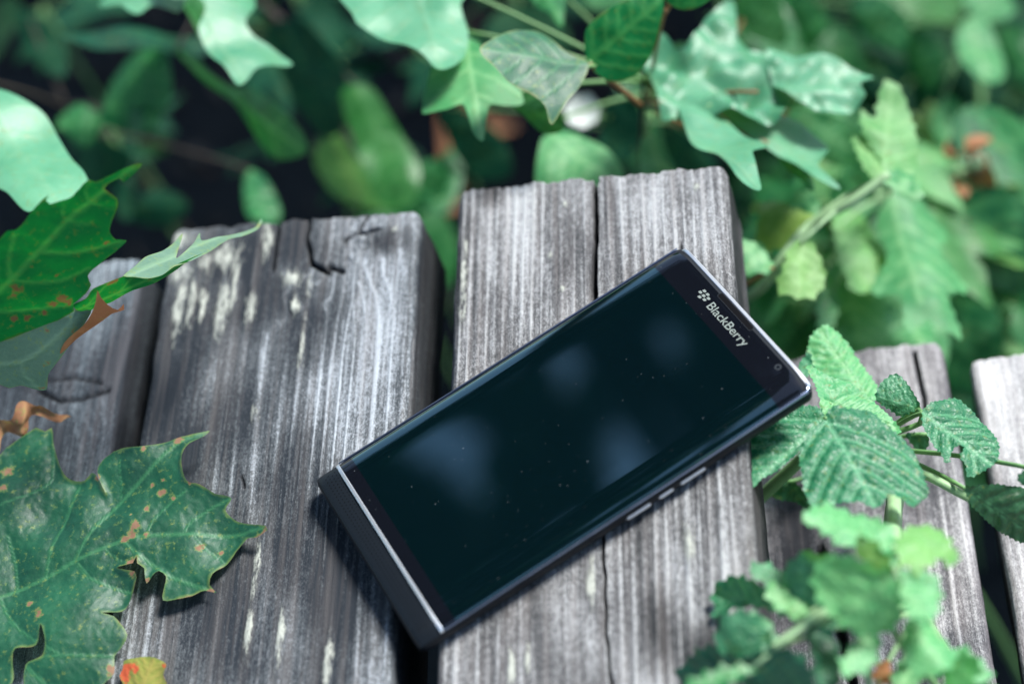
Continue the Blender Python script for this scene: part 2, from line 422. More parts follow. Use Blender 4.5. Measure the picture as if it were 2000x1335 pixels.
# ------------------------------------------------------------------ planks
def build_plank(x0, x1, yfar0, yfar1, ynear, zt, thick, mat, parent, seed, spacing=0.0048, cracks=(), lichens=(), stains=(), pales=(), knots=(), ringamp=0.0003, res=0.0006, yres=0.0012, rough_end=0.0016, bow=0.0):
    """one weathered board: a dense height field for the top with sides and ends carried down"""
    w = x1 - x0
    xs = np.linspace(0, w, int(w / res) + 1)
    for c in cracks:
        cx = atz(*c[0][0], zt)[0] - x0
        xs = np.concatenate([xs, cx + np.linspace(-0.002, 0.002, 11)])
    xs = np.unique(np.round(np.clip(xs, 0, w), 6))
    L = max(yfar0, yfar1) - ynear
    vis = 0.30
    s = np.concatenate([np.linspace(0, 0.012, 21), np.arange(0.012 + yres, vis, yres), np.linspace(vis, L, 24)])
    s = np.unique(np.round(s, 6))
    U, S = np.meshgrid(xs, s, indexing='ij')
    yend = yfar0 + (yfar1 - yfar0) * (U / w) + (fbm(U * 160, U * 0 + seed, seed, 3) - 0.5) * 2 * rough_end + (fbm(U * 700, U * 0 + seed, seed + 5, 2) - 0.5) * rough_end * 0.9
    k = np.clip(1 - S / 0.05, 0, 1) ** 2
    ystr = max(yfar0, yfar1) + (yend - max(yfar0, yfar1)) * k
    Y = ystr - S * ((max(yfar0, yfar1) - ynear) / L)
    Xw = x0 + U
    Pxy = np.stack([Xw.ravel(), Y.ravel()], 1)
    def wpt(p): return atz(p[0], p[1], zt)[:2]
    # growth rings with knots bending them
    R = U / spacing + (fbm(U * 22 + seed, Y * 1.1 + seed, seed, 3) - 0.5) * 3.4 + (fbm(U * 40, Y * 7 + 7 * seed, seed + 2, 3) - 0.5) * 0.7
    kn = np.zeros(U.shape)
    for (kx, ky, kr) in knots:
        c = wpt((kx, ky)); d = np.hypot((Xw - c[0]) * 1.0, (Y - c[1]) * 0.7)
        g = np.exp(-(d / kr) ** 2)
        R = R + g * 2.2 * np.sign(Xw - c[0] + 1e-9) * (d / kr) + g * 1.6 * fbm(Xw * 200, Y * 120, 3)
        kn = np.maximum(kn, np.clip(1.35 - d / (kr * 0.6), 0, 1))
    fr = R - np.floor(R)
    amp = 0.55 + 0.9 * value_noise(np.floor(R), np.floor(R) * 0 + seed, seed + 9)
    ring = np.exp(-((fr - 0.55) / (0.07 + 0.12 * value_noise(np.floor(R) * 1.7, R * 0 + 3, seed + 1))) ** 2) * amp
    fade = np.clip(fbm(U * 25 + 3, Y * 14 + seed, seed + 4, 3) * 3.0 - 0.9, 0.08, 1)
    ring = ring * fade
    Z = ring * ringamp + (fbm(U * 18, Y * 6, seed + 8, 3) - 0.5) * 0.0016 + bow * (U / w - 0.5) ** 2
    Z = Z + kn * (fbm(Xw * 330, Y * 330, seed, 4) - 0.45) * 0.0030
    # worn, rounded long edges and far end
    de = np.minimum(U, w - U) + (fbm(U * 0 + 1, Y * 45, seed + 3, 3) - 0.5) * 0.0024
    rr = 0.0032
    e1 = np.clip(1 - np.maximum(de, 0) / rr, 0, 1)
    Z = Z - rr * 0.9 * (1 - np.sqrt(np.clip(1 - e1 ** 2, 0, 1)))
    rc = 0.0014
    e2 = np.clip(1 - S / rc, 0, 1)
    Z = Z - rc * 0.7 * (1 - np.sqrt(np.clip(1 - e2 ** 2, 0, 1)))
    # corner rounding in plan
    cr = 0.0045
    cxd = np.clip(cr - np.minimum(U, w - U), 0, cr); cyd = np.clip(cr - S, 0, cr)
    Y = Y - np.where(S < 0.04, (cr - np.sqrt(np.maximum(cr ** 2 - cxd ** 2, 0))) * 0.75 * np.clip(1 - S / 0.04, 0, 1), 0)
    crack_and_side_shade = np.zeros(U.size)
    for pl, wd, dp in cracks:
        pts = np.array([wpt(p) for p in pl])
        P2 = Pxy + np.stack([(fbm(Pxy[:, 0] * 0 + 3, Pxy[:, 1] * 120, 5, 3) - 0.5) * 0.0018, 0 * Pxy[:, 0]], 1)
        near = np.abs(P2[:, 0] - pts[:, 0].mean()) < 0.02
        d = np.full(U.size, 1.0); d[near] = poly_dist(P2[near], pts)
        c = np.clip(1.5 - d / wd, 0, 1)
        crack_and_side_shade = np.maximum(crack_and_side_shade, c)
        Z = Z - (np.clip(1.3 - d / wd, 0, 1) * dp).reshape(U.shape)
    def blobs(lst):
        a = np.zeros(U.size)
        for (bx, by, rx, ry) in lst:
            c = wpt((bx, by)); ex = abs(wpt((bx + rx, by))[0] - c[0]); ey = np.linalg.norm(wpt((bx, by + ry)) - c)
            d = np.sqrt(((Pxy[:, 0] - c[0]) / ex) ** 2 + ((Pxy[:, 1] - c[1]) / ey) ** 2)
            a = np.maximum(a, np.clip(1.25 - 0.75 * d, 0, 1))
        return a
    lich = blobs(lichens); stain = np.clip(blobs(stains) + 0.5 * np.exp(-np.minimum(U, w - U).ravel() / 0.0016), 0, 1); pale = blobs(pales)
    lz = np.clip(lich - 0.35, 0, 1).reshape(U.shape)
    Z = Z + lz * (fbm(Xw * 420, Y * 420, 2, 3)) * 0.0022
    nx, ny = U.shape
    verts = np.stack([Xw.ravel(), Y.ravel(), (zt + Z).ravel()], 1)
    idx = np.arange(nx * ny).reshape(nx, ny)
    faces = np.stack([idx[:-1, :-1], idx[:-1, 1:], idx[1:, 1:], idx[1:, :-1]], -1).reshape(-1, 4).tolist()
    border = list(idx[:, 0]) + list(idx[-1, 1:]) + list(idx[-2::-1, -1]) + list(idx[0, -2:0:-1])
    ring_a = list(ring.ravel()); vv = [verts]; prev = border; nv = len(verts)
    bpts = verts[border]
    extra = 0
    for q, dz in enumerate((0.004, 0.010, 0.018, thick)):
        lay = bpts.copy()
        lay[:, 2] = np.minimum(zt - dz, lay[:, 2] - 0.001)
        jig = (fbm(bpts[:, 0] * 90 + q, bpts[:, 1] * 60 + q * 3, seed + q, 3) - 0.5) * 0.0012
        cx = (x0 + x1) / 2
        lay[:, 0] += jig * np.sign(bpts[:, 0] - cx)
        vv.append(lay); new = list(range(nv, nv + len(border)))
        for i in range(len(border)):
            j = (i + 1) % len(border)
            faces.append((prev[i], prev[j], new[j], new[i]))
        prev = new; nv += len(border); extra += len(border)
    faces.append(tuple(prev[::-1]))
    V = np.concatenate(vv)
    z0 = np.zeros(extra)
    me = mesh_from('plank', V, faces, True, dict(ring=np.concatenate([ring.ravel(), z0 + 0.3]), stain=np.concatenate([stain, z0 + 0.75]), lichen=np.concatenate([lich, z0]), crack_and_side_shade=np.concatenate([np.clip(crack_and_side_shade, 0, 1), z0 + 0.62]), pale=np.concatenate([pale, z0])))  # board sides darkened: shade of the narrow gaps put into the colour
    # sharp break at the board's foot
    return link('plank', me, mat, parent)

def box_mesh(name, x0, x1, y0, y1, z0, z1, bev=0.003):
    bm = bmesh.new()
    bmesh.ops.create_cube(bm, size=1)
    for v in bm.verts:
        v.co = Vector(((x0 + x1) / 2 + v.co.x * (x1 - x0), (y0 + y1) / 2 + v.co.y * (y1 - y0), (z0 + z1) / 2 + v.co.z * (z1 - z0)))
    bmesh.ops.bevel(bm, geom=bm.edges[:], offset=bev, segments=2, affect='EDGES')
    me = bpy.data.meshes.new(name); bm.to_mesh(me); bm.free()
    n = len(me.vertices)
    for k, val in (('ring', 0.3), ('stain', 0.6), ('lichen', 0), ('crack_and_side_shade', 0), ('pale', 0)):
        a = me.attributes.new(k, 'FLOAT', 'POINT'); a.data.foreach_set('value', [val] * n)
    return me

W1 = mat_wood('weathered_wood_blue_grey', WD[0], (0.080, 0.098, 0.115), (0.29, 0.345, 0.385), seed=1.0, tint=(0.16, 0.15, 0.16))
W2 = mat_wood('weathered_wood_grey', WD[0], WD[1], (0.35, 0.385, 0.42), seed=2.0)
W3 = mat_wood('weathered_wood_warm_grey', (0.018, 0.021, 0.024), (0.112, 0.114, 0.118), (0.375, 0.39, 0.40), seed=3.0, tint=(0.19, 0.168, 0.160))
W4 = mat_wood('weathered_wood_violet_grey', (0.032, 0.033, 0.040), (0.135, 0.133, 0.143), (0.44, 0.435, 0.445), seed=4.0, tint=(0.19, 0.165, 0.165))
WB = mat_wood('old_wood_dark', (0.012, 0.012, 0.014), (0.05, 0.048, 0.05), (0.11, 0.11, 0.12), seed=5.0)

bench = empty('wooden_bench', (0, -0.2, GZ))
tag(bench, 'weathered grey plank bench carrying the phone, its cracked board ends facing the plants', 'bench')
BO = Matrix.Identity(4)
def child(o, label=None):
    # geometry is written in world space: undo the parent's offset
    o.matrix_parent_inverse = Matrix.Translation(-Vector(o.parent.location))
    if label: o['label'] = label
    return o

p = build_plank(-0.2680, -0.1672, 0.121, 0.115, -0.62, -0.001, 0.034, W1, bench, 1.3, spacing=0.0040,
    knots=((140, 768, 0.012),),
    cracks=((((75, 762), (120, 782), (160, 778), (215, 762)), 0.0009, 0.002), (((90, 742), (150, 738), (200, 748)), 0.0006, 0.0015),),
    stains=((60, 800, 90, 60), (60, 740, 60, 50), (120, 640, 70, 60), (100, 700, 150, 130), (60, 900, 160, 130), (200, 700, 60, 90)), pales=((235, 500, 60, 40), (190, 600, 30, 90), (180, 880, 40, 80)))  # pale patch at the far tip is a sun dapple put into the colour
child(p, 'blue-grey board with a dark knot below the maple leaves')
p = build_plank(-0.1555, -0.0545, 0.1250, 0.1138, -0.62, 0.0, 0.034, W2, bench, 2.7, spacing=0.0052,
    knots=((700, 470, 0.015), (585, 590, 0.007)),
    cracks=((((545, 424), (541, 470), (533, 525)), 0.0008, 0.004), (((605, 420), (600, 470), (606, 515), (640, 532)), 0.0009, 0.004),
            (((716, 424), (700, 452), (674, 470)), 0.0010, 0.003), (((690, 458), (740, 446)), 0.0007, 0.002), (((640, 520), (668, 530)), 0.0010, 0.002),
            (((470, 930), (474, 950)), 0.0006, 0.001)),
    lichens=((345, 470, 40, 20), (440, 500, 42, 34), (400, 515, 30, 26), (355, 535, 28, 24), (568, 546, 30, 22), (522, 470, 13, 44), (432, 610, 16, 70), (350, 600, 14, 70),
             (375, 590, 12, 70), (396, 590, 10, 50), (458, 560, 10, 50), (490, 600, 12, 40), (577, 598, 10, 22), (604, 560, 8, 24), (500, 1120, 9, 80), (486, 1230, 9, 70), (548, 1240, 9, 80),
             (640, 1290, 12, 60), (770, 450, 8, 8), (590, 680, 8, 60), (498, 805, 10, 20)),
    stains=((470, 500, 90, 70), (560, 480, 50, 70), (510, 590, 90, 80), (580, 640, 60, 90), (620, 500, 40, 50), (750, 470, 40, 20), (360, 650, 70, 120), (350, 900, 60, 160), (560, 1000, 60, 220), (420, 1150, 110, 180), (330, 750, 70, 200), (450, 800, 60, 120), (650, 1150, 90, 160)),
    pales=((720, 640, 75, 160), (690, 470, 60, 50), (760, 440, 50, 40), (640, 780, 80, 120)))
child(p, 'grey board with white lichen crust and a star-cracked knot')
p = build_plank(-0.0402, 0.0600, 0.1205, 0.1110, -0.62, 0.0, 0.034, W3, bench, 4.1, spacing=0.0037, ringamp=0.0004, rough_end=0.0016,
    cracks=((((1163, 318), (1162, 400), (1161, 480), (1160, 585)), 0.0009, 0.010), (((1174, 1000), (1180, 1100), (1184, 1200), (1190, 1335)), 0.0005, 0.004), (((1330, 480), (1328, 560)), 0.0004, 0.001)),
    lichens=((906, 560, 9, 110), (1075, 500, 6, 10), (1098, 565, 7, 9), (1360, 366, 8, 9), (1104, 400, 6, 7), (1155, 1130, 13, 70), (1345, 1060, 15, 60), (1030, 1290, 8, 40), (1000, 1300, 10, 50)),
    stains=((872, 480, 12, 200), (868, 700, 12, 120), (1400, 1280, 60, 50), (1290, 1230, 30, 70), (960, 380, 20, 20)),
    pales=((1390, 420, 40, 120), (1290, 420, 60, 80), (1345, 1080, 40, 90), (1420, 1120, 40, 120), (1000, 480, 50, 140), (1380, 350, 60, 40)))
child(p, 'warm grey board with a long split, under the phone')
for by in (-0.24, -0.52):
    child(link('crossbeam', box_mesh('crossbeam', -0.30, 0.075, by - 0.03, by + 0.03, -0.100, -0.036), WB, bench))
    for bx in (-0.27, 0.045):
        child(link('leg', box_mesh('leg', bx - 0.025, bx + 0.025, by - 0.028, by + 0.028, GZ - 0.03, -0.1005), WB, bench))

step = empty('wooden_step', (0.15, -0.2, GZ))
tag(step, 'lower violet-grey plank step beside the bench, partly covered by raspberry leaves', 'step')
ZS = -0.090
p = build_plank(0.0250, 0.1258, 0.089, 0.087, -0.62, ZS, 0.030, W4, step, 6.2, spacing=0.0062, res=0.0009, yres=0.002,
    cracks=((((1785, 690), (1800, 760), (1812, 830)), 0.0009, 0.003), (((1600, 1075), (1630, 1180), (1652, 1290), (1665, 1335)), 0.0016, 0.006)),
    pales=((1890, 1000, 25, 300), (1620, 1000, 40, 120), (1800, 740, 90, 110), (1830, 720, 60, 60)), stains=((1560, 1030, 50, 90), (1740, 900, 60, 100)))
child(p, 'violet-grey lower board with a dark split')
W5 = mat_wood('painted_sunlit_wood', (0.10, 0.10, 0.11), (0.30, 0.30, 0.31), (0.62, 0.62, 0.63), seed=7.0, tint=(0.36, 0.31, 0.30))  # lighter board: the strong light on its end is put into the colour
p = build_plank(0.1345, 0.2360, 0.076, 0.074, -0.62, ZS, 0.030, W5, step, 8.6, spacing=0.0060, res=0.0012, yres=0.002, pales=((1960, 720, 160, 220), (1960, 700, 160, 120), (1980, 820, 100, 140)))
child(p, 'pale lower board with sunlight put into its end colour')
for by in (-0.24, -0.52):
    child(link('crossbeam', box_mesh('crossbeam', 0.082, 0.25, by - 0.03, by + 0.03, ZS - 0.094, ZS - 0.032), WB, step))
    for bx in (0.11, 0.22):
        child(link('leg', box_mesh('leg', bx - 0.022, bx + 0.022, by - 0.028, by + 0.028, GZ - 0.03, ZS - 0.0945), WB, step))

# ------------------------------------------------------------------ phone
PHI = math.radians(30.583)
phone = empty('smartphone', (0, 0, 0.0012), PHI)
tag(phone, 'black glass slider smartphone with curved screen edges and silver rim lying across two boards', 'phone')
mm = 0.001
M['shell'] = mat_plain('black_soft_plastic', (0.006, 0.008, 0.012), 0.45, 0.22, grain=0.25, gscale=1500)
M['chin'] = mat_plain('black_chin_plastic', (0.006, 0.009, 0.013), 0.42, 0.22, grain=0.2, gscale=1500)
M['metal'] = mat_plain('brushed_silver_metal', (0.80, 0.83, 0.88), 0.42, 0.5, metal=1.0)
M['gunmetal'] = mat_plain('gunmetal', (0.16, 0.20, 0.30), 0.25, 0.5, metal=1.0)
M['blue_metal'] = mat_plain('polished_blue_grey_metal', (0.42, 0.50, 0.66), 0.3, 0.5, metal=1.0)
M['hole'] = mat_plain('speaker_hole_black', (0.002, 0.002, 0.003), 0.8, 0.1)
M['print'] = mat_plain('grey_logo_print', (0.20, 0.235, 0.215), 0.5, 0.3)
M['lens'] = mat_plain('camera_lens_glass', (0.004, 0.006, 0.010), 0.05, 0.8, coat=1.0)
M['lensring'] = mat_plain('lens_ring', (0.03, 0.036, 0.042), 0.3, 0.5)

def mat_glass(name, base, tintmetal, weight):
    t = NT(name)
    v = t.obj()
    dust = t.ramp(t.noise(t.mapping(v, (1, 1, 1)), 1100, 1, 0.4), [(0.785, 0.0), (0.81, 0.5)])
    smear = t.ramp(t.noise(t.mapping(v, (40, 90, 40)), 1, 4, 0.6), [(0.35, 0.02), (0.75, 0.05)])
    col = t.mix(t.math('MULTIPLY', dust, 0.5), base, (0.35, 0.4, 0.42))
    p = t.principled(col, smear, 0.5, 0.0, None, 0.0, 0.0, 2.0 if weight > 0 else 1.55)
    if weight > 0:
        g = t.n('ShaderNodeBsdfGlossy'); g.inputs['Color'].default_value = (*tintmetal, 1); g.inputs['Roughness'].default_value = 0.052
        ad = t.n('ShaderNodeMixShader'); ad.inputs[0].default_value = weight
        t.l(p.outputs[0], ad.inputs[1]); t.l(g.outputs[0], ad.inputs[2])
        return t.done(ad.outputs[0])
    return t.done(p.outputs[0])
M['bezel'] = mat_glass('black_bezel_glass', (0.004, 0.005, 0.008), (0, 0, 0), 0)
M['display'] = mat_glass('switched_off_display_glass', (0.001, 0.0055, 0.0075), (0.02, 0.46, 0.46), 0.11)

HW = 38.6
def section_glass():
    """half-profile (y,z) in mm of the curved glass, left to right"""
    pts = []
    r = 9.5; drop = 3.0
    for k in range(13):
        a = k / 12 * 1.0
        # quarter ellipse-like waterfall
        th = (1 - a) * math.radians(84)
        pts.append((-(HW - 0.5) + r * (1 - math.sin(th) / math.sin(math.radians(84))), 9.3 - drop * (1 - math.cos(th)) / (1 - math.cos(math.radians(84)))))
    right = [(-y, z) for y, z in pts[::-1]]
    mid = [(y, 9.3) for y in np.linspace(pts[-1][0], right[0][0], 12)[1:-1]]
    return pts + mid + right

def loft(name, prof, xs, mat, parent, bottom=None, inset=None):
    """sweep a (y,z) profile (mm) along x stations; optional inset function narrows it near the ends"""
    verts, faces = [], []
    full = list(prof)
    if bottom is not None:
        full = full + [(full[-1][0], bottom), (full[0][0], bottom)]
    n = len(full)
    for x in xs:
        dy, dz = inset(x) if inset else (0, 0)
        for (y, z) in full:
            yy = y * (1 - dy / HW)
            zz = z - dz if z > 4 else z
            verts.append((x * mm, yy * mm, zz * mm))
    for i in range(len(xs) - 1):
        for k in range(n):
            k2 = (k + 1) % n
            if bottom is None and k == n - 1: continue
            faces.append((i * n + k, (i + 1) * n + k, (i + 1) * n + k2, i * n + k2))
    if bottom is not None:
        faces.append(tuple(range(n))); faces.append(tuple(range((len(xs) - 1) * n, len(xs) * n))[::-1])
    me = mesh_from(name, verts, faces)
    return me

def rounded_rect(x0, x1, y0, y1, r, n=8):
    pts = []
    for cx, cy, a0 in ((x1 - r, y1 - r, 0), (x0 + r, y1 - r, 90), (x0 + r, y0 + r, 180), (x1 - r, y0 + r, 270)):
        for k in range(n + 1):
            a = math.radians(a0 + 90 * k / n)
            pts.append((cx + r * math.cos(a), cy + r * math.sin(a)))
    return pts

def stack_mesh(name, layers):
    """layers: list of (outline pts mm, z mm); closed bottom and top"""
    verts, faces = [], []
    n = len(layers[0][0])
    for pts, z in layers:
        for (x, y) in pts: verts.append((x * mm, y * mm, z * mm))
    for i in range(len(layers) - 1):
        for k in range(n):
            faces.append((i * n + k, i * n + (k + 1) % n, (i + 1) * n + (k + 1) % n, (i + 1) * n + k))
    faces.append(tuple(range(n))[::-1]); faces.append(tuple(range((len(layers) - 1) * n, len(layers) * n)))
    me = mesh_from(name, verts, faces)
    return me

def auto_sharp(me, deg=35):
    bm = bmesh.new(); bm.from_mesh(me)
    for e in bm.edges:
        if len(e.link_faces) == 2 and e.calc_face_angle(0) > math.radians(deg): e.smooth = False
    bm.to_mesh(me); bm.free()

PX = -73.5       # local x of the phone's bottom end, mm
def rr_(x0, x1, hw, r): return rounded_rect(PX + x0, PX + x1, -hw, hw, r)
# back shell (keyboard tray and back cover)
lay = [(rr_(1.6, 145.4, HW - 2.4, 2.4), 0.0), (rr_(0.7, 146.3, HW - 1.1, 2.5), 0.5), (rr_(0.1, 146.9, HW - 0.2, 2.6), 1.6), (rr_(-0.6, 147, HW + 0.2, 2.6), 3.0), (rr_(-0.6, 147, HW + 0.2, 2.6), 5.0), (rr_(-0.4, 146.7, HW - 0.1, 2.4), 5.5)]
me = stack_mesh('back_shell', lay); auto_sharp(me)
shell = link('back_shell', me, M['shell'], phone)
# metal band of the slider
lay = [(rr_(7.9, 146.9, HW - 0.1, 3.4), 5.55), (rr_(7.8, 147.0, HW, 3.4), 5.9), (rr_(7.8, 147.0, HW, 3.4), 6.3), (rr_(8.0, 146.8, HW - 0.25, 3.4), 6.6)]
me = stack_mesh('metal_band', lay); auto_sharp(me, 50)
band = link('metal_band', me, M['gunmetal'], phone)
# glass: bottom bezel, display, top bezel share one section
prof = section_glass()
xs_b = [PX + 9.0, PX + 9.4, PX + 13.6]
xs_d = [PX + 13.6, PX + 60, PX + 100, PX + 134.2]
xs_t = [PX + 134.2, PX + 142.0, PX + 144.3, PX + 145.2, PX + 145.7]
def ins(x):
    u = x - PX
    if u > 143: k = (u - 143) / 2.7; return (1.2 * k * k, 0.35 * k * k)
    return (0, 0)
glass = link('screen_glass', loft('screen_glass', prof, xs_b, None, None), M['bezel'], phone)
glass['label'] = 'black bezel strip below the display'
disp = link('display', loft('display', prof, xs_d, None, None), M['display'], phone)
topb = link('screen_glass', loft('screen_glass', prof, xs_t, None, None, inset=ins), M['bezel'], phone)
topb['label'] = 'black bezel with the logo above the display'
# core under the glass so nothing is hollow
core = link('screen_body', loft('screen_body', [(-HW + 0.55, 6.3)] + [(y * 0.997, z - 0.12) for y, z in prof] + [(HW - 0.55, 6.3)], [PX + 9.0, PX + 145.5], None, None, bottom=6.2), M['shell'], phone)
# silver rims at both ends
def rim(x0, x1, zt, mat, name, hw=HW - 0.2):
    pr = []
    for (y, z) in section_glass():
        pr.append((y * (hw / (HW - 0.5)), z + zt))
    me = loft(name, pr, [PX + x0, PX + x0 + 0.25, PX + x1 - 0.25, PX + x1], None, None, bottom=5.8, inset=lambda x: (0, 0.25) if x in (PX + x0, PX + x1) else (0, 0))
    auto_sharp(me, 40)
    return link(name, me, mat, phone)
rim(7.7, 9.0, 0.08, M['metal'], 'metal_rim')
rim(145.7, 147.05, -0.15, M['metal'], 'metal_rim', HW - 1.4)
# thin bright side line under the glass edge
for s in (-1, 1):
    me = box_mesh('side_line', (PX + 9) * mm, (PX + 145) * mm, (s * (HW + 0.02) - 0.22) * mm, (s * (HW + 0.02) + 0.22) * mm, 6.45 * mm, 6.85 * mm, 0.0001)
    link('side_line', me, M['blue_metal'], phone)
# chin with the loudspeaker holes
def chin():
    pr = []
    for k in range(25):
        y = -HW + 2 * HW * k / 24
        e = max(0, (abs(y) - (HW - 4.0)) / 4.0)
        pr.append((y, 8.5 - 2.6 * (1 - math.sqrt(max(0, 1 - e * e)))))
    me = loft('chin', pr, [PX - 0.45, PX - 0.2, PX + 0.4, PX + 1.4, PX + 7.7], None, None, bottom=5.5,
              inset=lambda x: {-0.45: (0.4, 2.4), -0.2: (0.2, 1.2), 0.4: (0.05, 0.4), 1.4: (0, 0.1)}.get(round(x - PX, 2), (0, 0)))
    auto_sharp(me, 50)
    c = link('chin', me, M['chin'], phone)
    bm = bmesh.new()
    for i in range(4):
        for j in range(50):
            y = -34.5 + 69 * j / 49 + (0.35 if i % 2 else -0.35)
            x = PX + 2.7 + i * 1.25
            r = bmesh.ops.create_circle(bm, cap_ends=True, segments=8, radius=0.22 * mm)
            bmesh.ops.translate(bm, verts=r['verts'], vec=(x * mm, y * mm, 8.525 * mm))
    m_ = bpy.data.meshes.new('speaker_holes'); bm.to_mesh(m_); bm.free()
    o = link('speaker_grille', m_, M['hole'], c); o['kind'] = 'stuff'
chin()
# side buttons
for a, b in ((75.0, 84.3), (87.1, 92.8), (95.2, 104.9)):
    bm = bmesh.new()
    me = box_mesh('side_button', (PX + a) * mm, (PX + b) * mm, (-HW - 0.75) * mm, (-HW + 0.3) * mm, 2.3 * mm, 3.7 * mm, 0.00045)
    bm.free()
    link('side_button', me, M['metal'], phone)
# earpiece slot, lens
def ring_mesh(name, out, inn, z):
    n = len(out)
    V = [(x * mm, y * mm, z * mm) for x, y in out] + [(x * mm, y * mm, z * mm) for x, y in inn]
    return mesh_from(name, V, [(k, (k + 1) % n, n + (k + 1) % n, n + k) for k in range(n)])
ep = link('earpiece', ring_mesh('earpiece', rounded_rect(PX + 143.4, PX + 145.5, -8.7, 10.8, 0.9), rounded_rect(PX + 143.52, PX + 145.4, -8.55, 10.65, 0.8), 9.33), M['lensring'], phone)
slot = mesh_from('earpiece_slot', [(x * mm, y * mm, 9.315 * mm) for x, y in rounded_rect(PX + 143.5, PX + 145.35, -8.5, 10.6, 0.8)], [tuple(range(36))])
link('earpiece_slot', slot, M['hole'], ep)
def disc(name, cx, cy, r, z, mat, parent, seg=24):
    me = mesh_from(name, [((cx + r * math.cos(2 * math.pi * k / seg)) * mm, (cy + r * math.sin(2 * math.pi * k / seg)) * mm, z * mm) for k in range(seg)], [tuple(range(seg))])
    return link(name, me, mat, parent)
fc = disc('front_camera', PX + 142.4, -26.2, 1.15, 9.32, M['lensring'], phone)
disc('lens', PX + 142.4, -26.2, 0.62, 9.335, M['lens'], fc)
# logo: words and the seven-dot emblem, printed on the bezel
def logo():
    cu = bpy.data.curves.new('logo_text', 'FONT')
    cu.body = 'BlackBerry'; cu.size = 0.00445; cu.offset = 0.00002; cu.extrude = 0.000008; cu.space_character = 0.98
    tmp = bpy.data.objects.new('tmp', cu); COL.objects.link(tmp)
    dg = bpy.context.evaluated_depsgraph_get()
    me = bpy.data.meshes.new_from_object(tmp.evaluated_get(dg))
    bpy.data.objects.remove(tmp)
    co = np.array([v.co[:] for v in me.vertices])
    w = co[:, 0].max() - co[:, 0].min(); sx = 21.6 * mm / w
    x0 = co[:, 0].min()
    for v in me.vertices:
        u = (v.co.x - x0) * sx; h = v.co.y * 1.0
        v.co = Vector(((PX + 138.15) * mm + h, 9.2 * mm - u, 9.335 * mm + v.co.z))
    me.name = 'logo_text'; me.materials.clear()
    lt = link('logo_text', me, M['print'], phone)
    # emblem: slanted bars in rows 2-3-2
    V, F = [], []
    for row, (cnt, sh) in enumerate(((2, 0.0), (3, 0.0), (2, 1.0))):
        pass
    def bar(u, h, wd=1.35, ht=0.92, sl=0.22):
        pts = [(-wd / 2, -ht / 2), (wd * 0.32, -ht / 2), (wd / 2, -ht * 0.15), (wd / 2 - 0.05, ht * 0.25), (wd * 0.3, ht / 2), (-wd / 2, ht / 2)]
        b = len(V)
        for (a, c) in pts:
            uu = u + a + sl * (h + c); hh = h + c
            V.append(((PX + 138.4 + hh) * mm, (15.7 - uu) * mm, 9.335 * mm))
        F.append(tuple(range(b, b + len(pts)))[::-1])
    for u, h in ((0.1, 2.95), (2.05, 2.95), (-0.1, 1.65), (1.85, 1.65), (3.75, 2.25), (1.65, 0.35), (3.55, 0.95)):
        bar(u, h)
    em = mesh_from('logo_emblem', V, F, False)
    link('logo_emblem', em, M['print'], phone)
logo()

# ------------------------------------------------------------------ leaves
def cdt_sheet(poly, step, holes=()):
    """triangulate a closed 2-D outline with an even interior grid"""
    poly = np.asarray(poly)
    lo, hi = poly.min(0), poly.max(0)
    xs = np.arange(lo[0], hi[0], step); ys = np.arange(lo[1], hi[1], step * 0.866)
    X, Y = np.meshgrid(xs, ys, indexing='ij')
    X = X + (np.arange(len(ys)) % 2)[None] * step * 0.5
    P = np.stack([X.ravel(), Y.ravel()], 1) + RNG.uniform(-0.12, 0.12, (X.size, 2)) * step
    P = P[inside(P, poly)]
    if len(P): P = P[poly_dist(P, poly, True) > step * 0.45]
    V = [Vector(q) for q in poly] + [Vector(q) for q in P]
    n = len(poly)
    out = delaunay_2d_cdt(V, [], [list(range(n))], 1, 1e-7)
    return np.array([v[:] for v in out[0]]), [tuple(f) for f in out[2]]

def serrate(poly, period, amp):
    """saw teeth leaning along the outline"""
    poly = np.asarray(poly); n = len(poly)
    seg = np.linalg.norm(np.roll(poly, -1, 0) - poly, axis=1); s = np.concatenate([[0], np.cumsum(seg)])
    tot = s[-1]; k = max(6, int(tot / period)); per = tot / k
    u = np.arange(0, tot, per / 4)
    cl = np.vstack([poly, poly[:1]])
    P = np.stack([np.interp(u, s, cl[:, 0]), np.interp(u, s, cl[:, 1])], 1)
    T = np.roll(P, -1, 0) - np.roll(P, 1, 0); T /= np.maximum(np.linalg.norm(T, axis=1), 1e-9)[:, None]
    area = 0.5 * np.sum(P[:, 0] * np.roll(P[:, 1], -1) - np.roll(P[:, 0], -1) * P[:, 1])
    N = np.stack([T[:, 1], -T[:, 0]], 1) * (1 if area > 0 else -1)
    ph = (np.arange(len(P)) % 4)
    tooth = np.array([0.0, 0.35, 1.0, 0.3])[ph] * (0.6 + 0.8 * RNG.random(len(P)))
    return P + N * (tooth * amp)[:, None]

def auto_veins(poly, base, tip, n=6, ang=48):
    base = np.array(base); tip = np.array(tip); d = tip - base; L = np.linalg.norm(d); d = d / L
    q = np.array([-d[1], d[0]])
    veins = [(np.array([base, base + d * L * 0.98]), 1.0)]
    for i in range(n):
        t0 = 0.04 + 0.86 * i / n
        for s in (1, -1):
            a0 = base + d * L * (t0 + (0.03 if s > 0 else 0))
            pts = [a0]
            a = math.radians(ang + 12 * (1 - i / n))
            p = a0.copy()
            for k in range(16):
                dirv = d * math.cos(a) + s * q * math.sin(a)
                p = p + dirv * L * 0.05; a *= 0.965
                if not inside(p[None], poly)[0]: break
                pts.append(p.copy())
            if len(pts) > 2: veins.append((np.array(pts), 0.7))
    return veins

